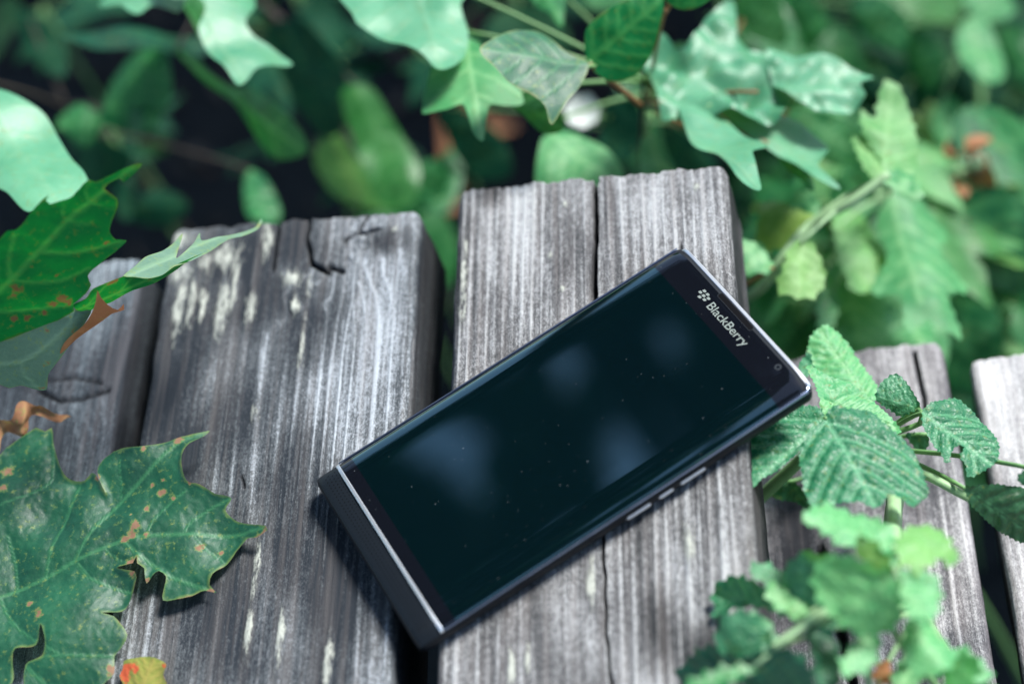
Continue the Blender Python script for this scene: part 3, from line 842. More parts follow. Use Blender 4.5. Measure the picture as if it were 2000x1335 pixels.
def leaf_sheet(spec):
    """returns verts in the leaf's local frame, faces and attributes; spec holds 2-D outline in metres"""
    poly = spec['poly']; step = spec.get('step', 0.0012)
    V2, F = cdt_sheet(poly, step)
    # make sure faces point +z
    fl = []
    for f in F:
        a, b, c = V2[f[0]], V2[f[1]], V2[f[2]]
        if (b[0] - a[0]) * (c[1] - a[1]) - (b[1] - a[1]) * (c[0] - a[0]) < 0: f = f[::-1]
        fl.append(f)
    vw = spec.get('vw', 0.0010)
    vein = np.zeros(len(V2)); dv = np.full(len(V2), 1.0)
    for pts, wt in spec.get('veins', ()):
        d = poly_dist(V2, pts); dv = np.minimum(dv, d + (1 - wt) * 0.0004)
        vein = np.maximum(vein, np.clip(1.4 - d / (vw * wt), 0, 1) * (0.5 + 0.5 * wt))
    edge = np.clip(1 - poly_dist(V2, poly, True) / 0.0018, 0, 1)
    brown = np.zeros(len(V2))
    for (bx, by, br) in spec.get('brown', ()):
        brown = np.maximum(brown, np.clip(1.0 - 0.8 * np.hypot(V2[:, 0] - bx, V2[:, 1] - by) / br, 0, 1))
    ext = spec.get('ext') or max(np.ptp(poly[:, 0]), np.ptp(poly[:, 1]))
    u = V2[:, 0] / ext; v = V2[:, 1] / ext
    z = spec.get('fold', 0.0) * np.abs(V2[:, 1]) + ext * (spec.get('cu', 0.0) * u * u + spec.get('cv', 0.0) * v * v)
    wv = spec.get('wave', 0.055) * ext
    sd = spec.get('seed', 0)
    wf = spec.get('wfreq', 3.0)
    z = z + wv * (fbm(u * wf + 11 + sd * 3.7, v * wf + 5 + sd * 1.9, int(sd), 2) - 0.5) * 2
    z = z + spec.get('rim', 0.0) * ext * edge * (fbm(u * 9 + sd, v * 9, 4, 2) - 0.35)
    pk = spec.get('pucker', 0.0)
    if pk: z = z + pk * (1 - np.exp(-dv / (spec.get('pks', 0.0016)))) + pk * 0.5 * (fbm(V2[:, 0] * 700, V2[:, 1] * 700, 3, 2) - 0.5)
    return np.column_stack([V2, z]), fl, dict(vein=vein, edge=edge, brown=brown)

ZONES = {'1': (0, 300, 560 / 1558), '2': (0, 780, 560 / 1347), '3': (1440, 620, 560 / 1869), '4': (1320, 960, 0.32), '0': (0, 0, 1.0)}
def zp(zone, pts):
    ox, oy, s = ZONES[zone]
    return [(ox + a * s, oy + b * s) for a, b in pts]

def frame(p0, n, tipw):
    n = unit(n); x = tipw - p0; x = unit(x - n * np.dot(x, n)); y = np.cross(n, x)
    return x, y, n

def traced_leaf(name, parent, mat, zone, outline, base, tip, depth=None, normal=None, plane=None, serr=None, veins=None, nv=6, step=0.0014, smooth=0.0016, brown=(), **kw):
    """a leaf whose outline is laid on a tilted plane standing at its own depth in the scene"""
    o = zp(zone, outline); b = zp(zone, [base])[0]; tp = zp(zone, [tip])[0]
    if plane is not None:
        q = [atz(*zp(zone, [(a, c)])[0], zz) for a, c, zz in plane]
        n = unit(np.cross(q[1] - q[0], q[2] - q[0])); n = n if np.dot(n, CAM - q[0]) > 0 else -n
        p0 = onplane(*b, q[0], n)
    else:
        p0 = at(*b, depth); n = unit(normal)
    tw = onplane(*tp, p0, n)
    X, Y, N = frame(p0, n, tw)
    def loc2(pt):
        w = onplane(pt[0], pt[1], p0, N) - p0
        return (np.dot(w, X), np.dot(w, Y))
    poly = catmull([loc2(q) for q in o], True, smooth)
    if serr: poly = serrate(poly, *serr)
    t2 = np.array(loc2(tp))
    if veins is None: vl = auto_veins(poly, (0, 0), t2, nv)
    else: vl = [(catmull([loc2(q) for q in zp(zone, v)], False, 0.003), w) for v, w in veins]
    sc = float(np.linalg.norm(np.array(loc2((b[0] + 10, b[1]))) )) / 10 * ZONES[zone][2]
    br = [(*loc2(zp(zone, [(q[0], q[1])])[0]), q[2] * sc * 0.85) for q in brown]
    V, F, A = leaf_sheet(dict(poly=poly, veins=vl, step=step, brown=br, **kw))
    mw = Matrix((( X[0], Y[0], N[0], p0[0]), (X[1], Y[1], N[1], p0[1]), (X[2], Y[2], N[2], p0[2]), (0, 0, 0, 1)))
    me = mesh_from(name, V, F, True, A)
    ob = link(name, me, mat, parent, mw)
    return ob, p0, mw

def petiole(parent, p, q, r0=0.0008, r1=0.0011, sag=0.0, mat='stem', off=(0, 0, 0), name='petiole', n=8):
    pts = bend(p, q, sag, n, off)
    me = tube_mesh(name, pts, list(np.linspace(r0, r1, n)))
    return link(name, me, M[mat], parent, Matrix.Identity(4))

# ---- fallen maple leaf, lower left, lying on the boards
o2 = [(25, 215), (100, 160), (165, 125), (205, 140), (235, 122), (245, 195), (275, 300), (320, 368), (395, 378), (435, 350), (462, 368), (500, 445), (472, 375), (470, 330), (510, 290), (600, 255), (690, 245), (760, 225),
      (840, 195), (930, 170), (990, 152), (940, 195), (885, 235), (868, 300), (890, 400), (950, 415), (1020, 455), (1092, 470), (1060, 520), (1110, 568), (1200, 595), (1262, 612), (1268, 632), (1210, 655), (1165, 650), (1110, 710),
      (1060, 770), (1000, 820), (985, 870), (1017, 905), (960, 893), (900, 920), (830, 935), (765, 940), (775, 880), (785, 835), (750, 810), (720, 840), (692, 868), (685, 800), (650, 775), (650, 745), (630, 775), (560, 800), (640, 815), (650, 840),
      (620, 910), (600, 960), (575, 995), (490, 1012), (540, 1022), (600, 1105), (560, 1170), (535, 1200), (530, 1280), (480, 1335), (450, 1420), (250, 1470), (135, 1400), (130, 1255), (215, 1215), (232, 1150), (212, 1075),
      (190, 1170), (90, 1185), (75, 1250), (70, 1340), (-40, 1420), (-200, 1300), (-270, 1000), (-230, 700), (-150, 450), (-60, 300), (0, 250)]
v2 = [([(-200, 1000), (0, 930), (215, 838), (355, 765), (590, 665), (690, 645), (900, 635), (1110, 630), (1245, 617)], 1.0), ([(355, 765), (440, 620), (560, 480), (700, 350), (850, 215), (960, 165)], 0.9),
      ([(215, 838), (250, 700), (330, 500), (365, 400)], 0.75), ([(590, 680), (690, 760), (790, 830), (900, 868), (990, 895)], 0.9), ([(370, 775), (420, 840), (500, 875), (610, 905)], 0.75),
      ([(700, 620), (720, 580), (800, 495), (880, 440)], 0.65), ([(860, 640), (900, 575), (1000, 510), (1085, 473)], 0.65), ([(135, 1240), (300, 1215), (530, 1205)], 0.7), ([(-60, 540), (40, 490), (170, 435), (240, 380), (240, 140)], 0.6),
      ([(130, 1260), (210, 1335)], 0.9), ([(0, 930), (60, 1050), (180, 1150), (300, 1215)], 0.7), ([(900, 635), (960, 700), (1050, 760)], 0.5), ([(500, 710), (560, 760), (640, 775)], 0.4), ([(560, 480), (570, 400), (575, 300)], 0.45), ([(80, 900), (70, 780), (40, 640)], 0.5)]
br2 = [(845, 205, 30), (830, 270, 30), (690, 255, 18), (465, 375, 22), (500, 430, 14), (765, 440, 26), (720, 400, 16), (880, 460, 20), (690, 520, 24), (620, 545, 12), (740, 565, 14), (640, 600, 34), (630, 640, 30), (560, 635, 18), (590, 660, 26),
       (690, 640, 18), (800, 632, 14), (615, 770, 30), (640, 820, 36), (650, 850, 30), (695, 860, 22), (940, 700, 26), (955, 730, 16), (1035, 712, 16), (985, 897, 30), (1012, 903, 20), (1255, 628, 30), (1220, 650, 20), (200, 900, 42), (150, 965, 22),
       (200, 1015, 30), (515, 1015, 30), (525, 1260, 40), (480, 880, 12), (430, 945, 16), (25, 330, 44), (20, 420, 34), (0, 520, 40), (1070, 540, 14), (900, 408, 16), (370, 955, 10), (770, 385, 14), (820, 470, 14), (240, 1180, 10)]
br2 = [q for i, q in enumerate(br2) if i % 3 != 1]
fallen, p0, mwF = traced_leaf('maple_leaf', None, M['maple'], '2', o2, (-200, 1000), (1245, 617), plane=[(1240, 620, 0.0042), (-100, 900, 0.013), (560, 1200, 0.0055)], veins=v2, brown=br2, step=0.0008, wave=0.055, wfreq=4.0, rim=0.03, pucker=0.0010, pks=0.004, seed=2, ext=0.1, vw=0.0007)
tag(fallen, 'large torn dark green maple leaf with brown spots lying on the boards', 'leaf')
# its dry rolled lobe tip and stalk
def child_w(o, parent):
    o.parent = parent; o.matrix_parent_inverse = parent_world(parent).inverted(); return o
lt, _, _ = traced_leaf('dry_lobe_tip', fallen, M['brown_leaf'], '2', [(-60, 290), (-20, 235), (20, 190), (75, 140), (118, 88), (165, 64), (240, 60), (320, 62), (262, 84), (205, 96), (160, 108), (135, 150), (85, 190), (35, 216), (-10, 270)], (-40, 265), (315, 64), plane=[(-40, 265, 0.016), (120, 100, 0.021), (315, 64, 0.010)], nv=6, step=0.0006, cv=-6.0, wave=0.16, wfreq=7, rim=0.05, seed=9, ext=0.06, smooth=0.001)
lt['label'] = 'brown dry curled lobe tip'
st = tube_mesh('leaf_stalk', bend(p0, p0 + np.array([-0.055, -0.02, -0.004]), -0.002), 0.0009)
child_w(link('leaf_stalk', st, M['stem']), fallen)

# ---- small yellow and orange leaf at the lower edge
o = [(580, 1330), (565, 1300), (580, 1265), (585, 1228), (630, 1215), (680, 1205), (720, 1208), (760, 1225), (782, 1245), (765, 1290), (785, 1340), (740, 1420), (640, 1430), (590, 1380)]
yl, _, _ = traced_leaf('autumn_leaf', None, M['autumn'], '2', o, (650, 1425), (720, 1215), plane=[(580, 1300, 0.0040), (780, 1250, 0.0065), (650, 1420, 0.0038)], brown=[(600, 1270, 60), (590, 1310, 50), (640, 1265, 40), (770, 1250, 18)], nv=4, step=0.0010, wave=0.05, rim=0.03, seed=5)
tag(yl, 'small yellow leaf with an orange-red patch on the boards', 'leaf')

# ---- folded maple leaf, upper left, several sheets of one blade
def multi_leaf(name, label, sheets, mats):
    root = None
    verts, faces, attrs, mi = [], [], dict(vein=[], edge=[], brown=[]), []
    off = 0
    for sp in sheets:
        mat_i = sp.pop('mi'); sub = sp.pop('sub', None)
        ob, p0, mw = traced_leaf('tmp', None, **sp)
        me = ob.data
        for v in me.vertices: verts.append((mw @ v.co)[:])
        for pl in me.polygons: faces.append(tuple(i + off for i in pl.vertices)); mi.append(mat_i)
        for k in attrs:
            arr = np.zeros(len(me.vertices), np.float32); me.attributes[k].data.foreach_get('value', arr); attrs[k] += arr.tolist()
        off += len(me.vertices)
        bpy.data.objects.remove(ob)
    c = np.mean(verts, 0)
    verts = np.array(verts) - c
    me = mesh_from(name, verts, faces, True, attrs)
    for m in mats: me.materials.append(m)
    me.polygons.foreach_set('material_index', mi)
    o = link(name, me)
    o.location = c
    return o

S1 = dict(mi=0, mat=None, zone='1', outline=[(-60, 500), (0, 460), (40, 420), (85, 415), (130, 370), (180, 300), (235, 240), (265, 218), (248, 250), (270, 272), (330, 255), (380, 240), (430, 190), (485, 138), (520, 150), (600, 115), (700, 70), (772, 48), (745, 90), (672, 155), (650, 138), (588, 165), (568, 190), (635, 240), (640, 290), (600, 380), (595, 420), (630, 465), (688, 470), (640, 515), (560, 580), (475, 660), (492, 705), (460, 750), (398, 812), (400, 850), (300, 905), (150, 960), (0, 1010), (-200, 1060), (-260, 800)],
    base=(-200, 900), tip=(760, 60), plane=[(740, 70, 0.1050), (-100, 1030, 0.0710), (420, 840, 0.0650)], veins=[([(-200, 930), (0, 750), (60, 690), (200, 550), (350, 385), (480, 275), (570, 200), (720, 80)], 1.0), ([(60, 690), (45, 600), (80, 450)], 0.7), ([(215, 540), (400, 535), (560, 505), (680, 472)], 0.75), ([(90, 690), (200, 700), (320, 690), (480, 625)], 0.7), ([(350, 385), (340, 330), (345, 290)], 0.5), ([(370, 370), (430, 385), (500, 375)], 0.5), ([(480, 275), (465, 220), (470, 180)], 0.4), ([(490, 270), (560, 290), (630, 300)], 0.4), ([(-100, 850), (50, 860), (250, 840), (400, 820)], 0.7)],
    brown=[(95, 730, 44), (70, 770, 30), (330, 780, 54), (370, 800, 40), (290, 810, 34), (80, 895, 30), (60, 930, 26), (150, 890, 30), (240, 860, 22), (575, 480, 22), (755, 60, 14), (310, 660, 10)], step=0.0011, wave=0.02, wfreq=5, pucker=0.0007, pks=0.003, seed=3, ext=0.1)
S2 = dict(mi=3, mat=None, zone='1', outline=[(-200, 1060), (0, 1010), (150, 960), (300, 905), (400, 850), (440, 857), (497, 850), (450, 930), (390, 1010), (330, 1095), (262, 1190), (252, 1280), (200, 1280), (110, 1255), (50, 1270), (0, 1250), (-220, 1240)],
    base=(-200, 1130), tip=(480, 860), plane=[(-100, 1030, 0.0710), (420, 840, 0.0650), (200, 1275, 0.0475)], veins=[([(-200, 1190), (0, 1140), (120, 1125), (250, 1040), (430, 880)], 0.9), ([(120, 1125), (120, 1190), (200, 1270)], 0.6)], brown=[(240, 1135, 24), (250, 950, 14), (245, 1272, 20)], step=0.0012, wave=0.03, seed=4, ext=0.1)
S3 = dict(mi=3, mat=None, zone='1', outline=[(670, 657), (740, 600), (790, 560), (880, 530), (940, 490), (992, 440), (966, 530), (962, 560), (1050, 490), (1085, 433), (1096, 472), (1180, 450), (1240, 442), (1330, 422), (1390, 395), (1418, 348), (1427, 365), (1397, 412), (1330, 442), (1240, 462), (1130, 535), (1020, 582), (950, 602), (880, 652), (800, 670), (730, 662)],
    base=(680, 660), tip=(1415, 355), plane=[(700, 640, 0.0690), (1415, 355, 0.0300), (900, 520, 0.0570)], nv=3, step=0.0012, wave=0.02, seed=6, ext=0.08, brown=[(1000, 590, 16)])
S4 = dict(mi=0, mat=None, zone='1', outline=[(396, 812), (430, 860), (480, 852), (520, 822), (590, 802), (700, 740), (830, 695), (960, 622), (1022, 580), (1110, 542), (960, 597), (880, 647), (800, 668), (700, 657), (620, 680), (540, 708), (495, 730), (460, 780)],
    base=(430, 835), tip=(1020, 582), plane=[(410, 830, 0.0660), (700, 657, 0.0680), (700, 740, 0.0570)], nv=3, step=0.0010, wave=0.02, seed=7, ext=0.08, brown=[(610, 690, 30), (650, 770, 18)])
S5 = dict(mi=2, mat=None, zone='1', outline=[(530, 742), (546, 775), (590, 820), (640, 842), (672, 812), (674, 840), (610, 862), (560, 902), (480, 962), (400, 1030), (328, 1100), (350, 1035), (450, 935), (500, 860), (520, 800)],
    base=(340, 1080), tip=(540, 750), plane=[(335, 1090, 0.0560), (530, 745, 0.0720), (660, 835, 0.0630)], nv=3, step=0.0010, wave=0.04, seed=8, ext=0.05)
up = multi_leaf('maple_leaf', '', [S1, S2, S3, S4, S5], [M['maple_bright'], M['maple'], M['brown_leaf'], M['maple_grey']])
up.name = 'leaf'
branch = empty('maple_branch', (-0.42, 0.10, GZ))
tag(branch, 'maple branch holding a bright green folded leaf with brown curled edge', 'branch')
up.parent = branch; up.matrix_parent_inverse = parent_world(branch).inverted()
ub = atz(*zp('1', [(-200, 900)])[0], 0.075)
tw = catmull([(-0.42, 0.10, GZ - 0.01), (-0.41, 0.11, -0.2), (-0.37, 0.13, 0.0), (-0.33, 0.11, 0.06)], False, 0.02)
link('twig', tube_mesh('twig', tw, list(np.linspace(0.004, 0.0018, len(tw)))), M['twig_dark'], branch, Matrix.Identity(4))
link('petiole', tube_mesh('petiole', bend(tw[-1], ub, -0.01), 0.0011), M['stem'], branch, Matrix.Identity(4))

# ---- plants standing in the ground
def plant(name, label, cat, foot, group=None):
    r = empty(name, (foot[0], foot[1], GZ)); tag(r, label, cat, group); return r

NRM = {'U': (0.22, 0.04, 0.95), 'P': (0.32, -0.05, 0.92), 'C': (0.10, -0.60, 0.78), 'D': (-0.35, -0.60, 0.70), 'L': (-0.5, -0.2, 0.8), 'R': (0.6, -0.35, 0.7), 'B': (0.1, 0.30, 0.95), 'V': (0.25, -0.8, 0.5)}
def jit(n, a=0.24): return unit(np.array(NRM[n]) + RNG.uniform(-a, a, 3))

def plant_with(name, label, cat, foot, leaves, stem_top=None, zone='0', stem='stem', srad=(0.0016, 0.0026), serr=None, step=0.0022, pucker=0.0, group=None, node=None, pet=(0.0007, 0.001), **kw):
    root = plant(name, label, cat, foot, group)
    foot3 = np.array([foot[0], foot[1], GZ - 0.01])
    bases = []
    for i, lf in enumerate(leaves):
        mat, depth, nrm, base, tip, outline = lf[:6]
        opts = dict(kw); opts.update(lf[6] if len(lf) > 6 else {})
        zn = opts.pop('zone', zone)
        ob, p0, mw = traced_leaf('leaf', root, M[mat], zn, outline, base, tip, depth=depth, normal=jit(nrm, opts.pop('jt', 0.24)), serr=opts.pop('serr', serr), step=opts.pop('step', step), pucker=opts.pop('pucker', pucker), nv=opts.pop('nv', 5), seed=i * 1.7 + len(label), **opts)
        bases.append(p0)
    B = np.array(bases)
    top = np.array(stem_top) if stem_top is not None else B.mean(0) + np.array([0, 0.02, -0.02])
    sp = bend(foot3, top, 0, 12, off=(RNG.uniform(-.02, .02), 0.03, 0))
    link('stem', tube_mesh('stem', sp, list(np.linspace(srad[1], srad[0], 12))), M[stem], root, Matrix.Identity(4))
    for b in bases:
        k = min(range(len(sp)), key=lambda j: np.linalg.norm(np.array(sp[j]) - b) + (0.08 if sp[j][2] > b[2] - 0.005 else 0))
        petiole(root, b, sp[k], pet[0], pet[1], sag=-0.006, mat=stem)
    return root

# left maple sapling (blurred leaves behind the boards)
plant_with('maple_sapling', 'maple sapling with one large pale leaf and dark teal leaves behind the left boards', 'sapling', (-0.34, 0.42), [
    ('maple_pale', 0.70, 'U', (-60, 150), (110, 400), [(-90, 170), (-40, 165), (0, 180), (40, 195), (85, 215), (110, 250), (140, 300), (170, 345), (180, 400), (150, 420), (100, 415), (50, 412), (10, 370), (-60, 320), (-110, 250)], dict(cv=-0.6)),
    ('bg_green', 0.86, 'D', (210, 215), (300, 95), [(200, 235), (215, 160), (260, 105), (312, 92), (332, 130), (322, 190), (290, 240), (240, 255)]),
    ('bg_green', 0.86, 'C', (215, 235), (110, 250), [(108, 240), (150, 198), (195, 225), (200, 250), (165, 285), (130, 260)]),
    ('bg_green', 0.86, 'C', (220, 230), (310, 240), [(210, 215), (250, 200), (305, 225), (310, 245), (270, 262), (225, 250)]),
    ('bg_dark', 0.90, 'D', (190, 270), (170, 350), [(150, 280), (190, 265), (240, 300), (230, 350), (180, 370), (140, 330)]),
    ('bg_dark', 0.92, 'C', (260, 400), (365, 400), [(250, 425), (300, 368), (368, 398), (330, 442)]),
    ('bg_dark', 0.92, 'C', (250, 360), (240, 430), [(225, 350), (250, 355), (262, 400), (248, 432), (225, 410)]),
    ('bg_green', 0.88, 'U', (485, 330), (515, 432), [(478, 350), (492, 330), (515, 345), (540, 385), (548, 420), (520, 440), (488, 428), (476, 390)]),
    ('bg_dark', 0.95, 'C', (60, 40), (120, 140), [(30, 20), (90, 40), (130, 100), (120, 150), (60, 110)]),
], stem_top=at(130, 210, 0.95), cv=-0.5, stem='twig_dark')

plant_with('maple_sapling', 'tall maple sapling with pale down-hanging lobes above the dark gap behind the boards', 'sapling', (-0.22, 0.52), [
    ('maple_pale', 0.74, 'P', (340, -60), (482, 158), [(300, -60), (350, -20), (400, 15), (388, 55), (410, 95), (440, 125), (466, 160), (485, 148), (500, 130), (530, 118), (574, 106), (540, 82), (500, 62), (480, 40), (500, 0), (480, -60)], dict(step=0.0018)),
    ('bg_green', 0.76, 'R', (330, -30), (420, 110), [(345, -10), (380, -10), (410, 10), (396, 40), (405, 80), (425, 118), (400, 90), (375, 40)]),
    ('maple_pale', 0.76, 'U', (330, -50), (265, 28), [(190, -20), (230, 5), (268, 30), (300, 10), (345, 12), (360, -30), (260, -60)]),
    ('bg_green', 0.84, 'D', (345, 100), (600, 300), [(340, 98), (380, 110), (440, 170), (490, 170), (560, 218), (606, 290), (545, 312), (505, 285), (460, 215), (400, 160)]),
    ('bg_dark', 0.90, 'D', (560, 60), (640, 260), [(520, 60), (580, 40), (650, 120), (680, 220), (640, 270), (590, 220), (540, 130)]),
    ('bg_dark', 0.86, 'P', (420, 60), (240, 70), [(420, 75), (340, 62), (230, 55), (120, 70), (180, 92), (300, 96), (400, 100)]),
    ('bg_green', 0.88, 'C', (700, 170), (800, 400), [(665, 180), (720, 168), (765, 230), (820, 330), (805, 400), (740, 395), (700, 300)]),
    ('bg_yellow', 0.90, 'C', (700, 390), (650, 262), [(610, 310), (655, 258), (688, 300), (740, 360), (770, 405), (700, 402), (640, 372)]),
    ('bg_green', 0.92, 'C', (760, 400), (860, 330), [(740, 400), (780, 340), (850, 310), (880, 340), (850, 400), (800, 425)]),
    ('bg_green', 0.92, 'U', (850, 400), (880, 300), [(820, 390), (850, 330), (885, 290), (905, 330), (890, 390), (860, 420)]),
], stem_top=at(450, -60, 0.92), cv=-0.5, stem='twig_dark')

plant_with('maple_sapling', 'maple sapling with a pale drooping leaf and glossy dark leaves above the middle board', 'sapling', (-0.02, 0.50), [
    ('maple_pale', 0.72, 'P', (800, -60), (862, 140), [(660, -60), (690, 20), (700, 36), (770, 75), (830, 110), (862, 138), (905, 110), (915, 60), (900, 10), (930, -60)], dict(step=0.0016)),
    ('bg_pale', 0.71, 'U', (905, 60), (940, 278), [(880, 70), (930, 75), (950, 110), (1000, 150), (1020, 185), (985, 196), (955, 200), (948, 240), (944, 280), (925, 262), (905, 205), (870, 218), (825, 218), (832, 170), (850, 120)], dict(step=0.0016)),
    ('maple', 0.66, 'P', (1145, 130), (942, 92), [(938, 92), (970, 70), (1010, 52), (1060, 60), (1100, 98), (1145, 128), (1135, 165), (1112, 190), (1088, 222), (1070, 195), (1040, 172), (990, 150), (960, 120)], dict(step=0.0012)),
    ('bg_green', 0.69, 'V', (985, 188), (1098, 255), [(982, 190), (1050, 180), (1080, 200), (1098, 228), (1098, 256), (1062, 262), (1020, 225)]),
    ('maple_bright', 0.665, 'V', (1150, 122), (1290, 0), [(1145, 62), (1172, 30), (1212, 6), (1292, -20), (1287, 52), (1272, 112), (1240, 152), (1190, 158), (1150, 124)], dict(step=0.0014)),
    ('bg_green', 0.76, 'P', (1040, -60), (1098, 52), [(1000, -60), (1040, 0), (1070, 25), (1098, 54), (1104, 0), (1120, -60)]),
    ('bg_pale', 0.76, 'U', (1060, 250), (1180, 345), [(1060, 270), (1110, 255), (1190, 290), (1215, 350), (1120, 380), (1050, 360)]),
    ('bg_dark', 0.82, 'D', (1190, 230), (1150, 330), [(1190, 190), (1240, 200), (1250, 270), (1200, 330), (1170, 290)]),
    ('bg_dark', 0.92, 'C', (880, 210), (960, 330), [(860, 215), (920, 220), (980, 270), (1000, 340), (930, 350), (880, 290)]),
    ('bg_pale', 0.74, 'U', (1265, 260), (1290, 330), [(1255, 270), (1275, 262), (1290, 300), (1330, 340), (1260, 345), (1250, 310)]),
], stem_top=at(1262, 160, 0.72), cv=-0.4, stem='stem', srad=(0.0014, 0.0026))

plant_with('maple_sapling', 'maple sapling with a broad glossy grey-green leaf and white glints above the board corner', 'sapling', (0.06, 0.46), [
    ('maple_pale', 0.70, 'P', (1290, 200), (1440, 40), [(1250, 82), (1262, 62), (1295, 75), (1340, 92), (1390, 30), (1432, 8), (1440, 50), (1442, 75), (1500, 82), (1540, 110), (1545, 180), (1520, 230), (1450, 235), (1360, 222), (1300, 225), (1278, 165)], dict(step=0.0014, wave=0.13, wfreq=5)),
    ('maple_pale', 0.705, 'P', (1480, 180), (1705, 160), [(1500, 85), (1560, 100), (1620, 105), (1660, 130), (1706, 150), (1680, 165), (1690, 190), (1645, 218), (1580, 212), (1540, 190), (1510, 160)], dict(step=0.0014, wave=0.10, wfreq=4)),
    ('maple_pale', 0.70, 'B', (1300, 222), (1484, 362), [(1330, 215), (1400, 218), (1460, 260), (1500, 285), (1470, 300), (1486, 364), (1440, 345), (1400, 300), (1360, 285), (1340, 250)], dict(step=0.0014)),
    ('maple_pale', 0.71, 'P', (1400, 215), (1620, 330), [(1390, 205), (1500, 215), (1570, 240), (1620, 280), (1600, 320), (1640, 370), (1560, 330), (1490, 280), (1430, 240)], dict(step=0.0014)),
    ('bg_green', 0.70, 'R', (1500, 280), (1588, 370), [(1500, 285), (1545, 300), (1575, 330), (1590, 374), (1560, 350), (1520, 310)]),
    ('bg_green', 0.84, 'V', (1450, 40), (1520, 90), [(1440, 0), (1490, -20), (1530, 20), (1535, 85), (1490, 80), (1450, 60)]),
    ('bg_pale', 0.80, 'V', (1560, 220), (1660, 290), [(1540, 215), (1620, 220), (1690, 270), (1690, 330), (1620, 320), (1560, 280)]),
    ('maple_bright', 0.67, 'D', (1300, 20), (1380, 5), [(1285, -20), (1320, 15), (1345, 20), (1372, 10), (1400, -20), (1340, -40)]),
    ('bg_dark', 0.86, 'D', (1300, 240), (1380, 330), [(1290, 240), (1340, 260), (1400, 320), (1380, 370), (1310, 330)]),
], stem_top=at(1265, 210, 0.745), cv=-0.15, stem='twig', srad=(0.0012, 0.0024))
# petioles near the glossy leaves, reddish
for a, b, d0, d1, mt in (((1150, 125), (1250, 205), 0.665, 0.70, 'twig'), ((1262, 212), (1390, 208), 0.72, 0.70, 'stem'), ((1258, 120), (1252, 330), 0.72, 0.80, 'twig_dark'), ((1290, 40), (1312, 0), 0.68, 0.67, 'twig')):
    root = [o for o in bpy.data.objects if o.name.startswith('maple_sapling') and o.parent is None][2 if mt != 'stem' else 3]
    petiole(root, at(*a, d0), at(*b, d1), 0.0009, 0.0013, mat=mt)

# raspberry cane in the right background
plant_with('raspberry_cane', 'pale green raspberry cane with broad soft leaves behind the lower step', 'plant', (0.14, 0.40), [
    ('bg_pale', 0.70, 'P', (1725, 350), (1740, 168), [(1722, 172), (1742, 163), (1765, 190), (1790, 250), (1796, 300), (1780, 335), (1740, 345), (1718, 300), (1690, 255), (1686, 212), (1712, 225)], dict(step=0.0014)),
    ('bg_pale', 0.70, 'U', (1725, 350), (1668, 268), [(1666, 266), (1690, 272), (1715, 300), (1725, 345), (1700, 345), (1680, 315)]),
    ('bg_pale', 0.70, 'U', (1725, 345), (1796, 390), [(1725, 345), (1765, 325), (1790, 350), (1797, 392), (1765, 382)]),
    ('bg_yellow', 0.71, 'U', (1590, 430), (1468, 405), [(1464, 402), (1500, 388), (1545, 405), (1590, 430), (1560, 465), (1500, 475), (1478, 450), (1485, 425)]),
    ('bg_green', 0.72, 'P', (1590, 425), (1570, 372), [(1540, 405), (1555, 378), (1580, 370), (1600, 400), (1592, 432)]),
    ('bg_pale', 0.69, 'U', (1512, 522), (1436, 475), [(1434, 478), (1455, 467), (1490, 488), (1514, 522), (1470, 530), (1440, 515)]),
    ('bg_pale', 0.69, 'U', (1565, 475), (1560, 580), [(1545, 480), (1585, 475), (1605, 510), (1612, 545), (1585, 578), (1545, 578), (1520, 562), (1535, 515)]),
    ('bg_pale', 0.76, 'P', (1640, 440), (1700, 560), [(1630, 420), (1690, 410), (1730, 470), (1720, 560), (1670, 560), (1640, 500)]),
    ('bg_pale', 0.76, 'U', (1740, 390), (1800, 600), [(1715, 425), (1755, 385), (1800, 398), (1855, 440), (1835, 482), (1895, 545), (1850, 572), (1880, 645), (1810, 622), (1772, 645), (1760, 572), (1705, 562), (1738, 492)], dict(cv=-0.5)),
    ('bg_pale', 0.77, 'P', (1660, 520), (1680, 700), [(1610, 540), (1660, 500), (1710, 540), (1730, 620), (1720, 720), (1660, 700), (1620, 620)]),
    ('bg_pale', 0.78, 'U', (1760, 560), (1800, 690), [(1730, 560), (1790, 560), (1820, 620), (1810, 700), (1740, 690)]),
    ('bg_pale', 0.74, 'U', (1600, 620), (1620, 545), [(1598, 600), (1612, 540), (1635, 560), (1632, 620), (1606, 650)]),
    ('bg_green', 0.82, 'V', (1560, 580), (1520, 690), [(1490, 570), (1560, 570), (1600, 630), (1580, 710), (1500, 700)]),
    ('bg_green', 0.80, 'C', (1640, 400), (1690, 330), [(1620, 390), (1650, 330), (1700, 330), (1710, 380), (1670, 410)]),
    ('bg_pale', 0.80, 'P', (1700, 640), (1760, 730), [(1680, 640), (1750, 620), (1800, 660), (1740, 720), (1690, 740)]),
    ('bg_yellow', 0.80, 'P', (1720, 600), (1760, 650), [(1700, 610), (1740, 580), (1775, 620), (1760, 660), (1720, 655)]),
    ('bg_pale', 0.84, 'U', (1800, 380), (1850, 500), [(1790, 360), (1830, 370), (1880, 450), (1890, 520), (1830, 500)]),
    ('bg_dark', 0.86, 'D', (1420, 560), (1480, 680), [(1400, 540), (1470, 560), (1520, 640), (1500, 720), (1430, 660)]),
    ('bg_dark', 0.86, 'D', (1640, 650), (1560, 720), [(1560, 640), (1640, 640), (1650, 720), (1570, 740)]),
], stem_top=at(1722, 352, 0.72), cv=-0.5, wave=0.09, stem='stem_pale', srad=(0.0018, 0.003), serr=(0.0060, 0.0014))
rc = [o for o in bpy.data.objects if o.name.startswith('raspberry_cane')][0]
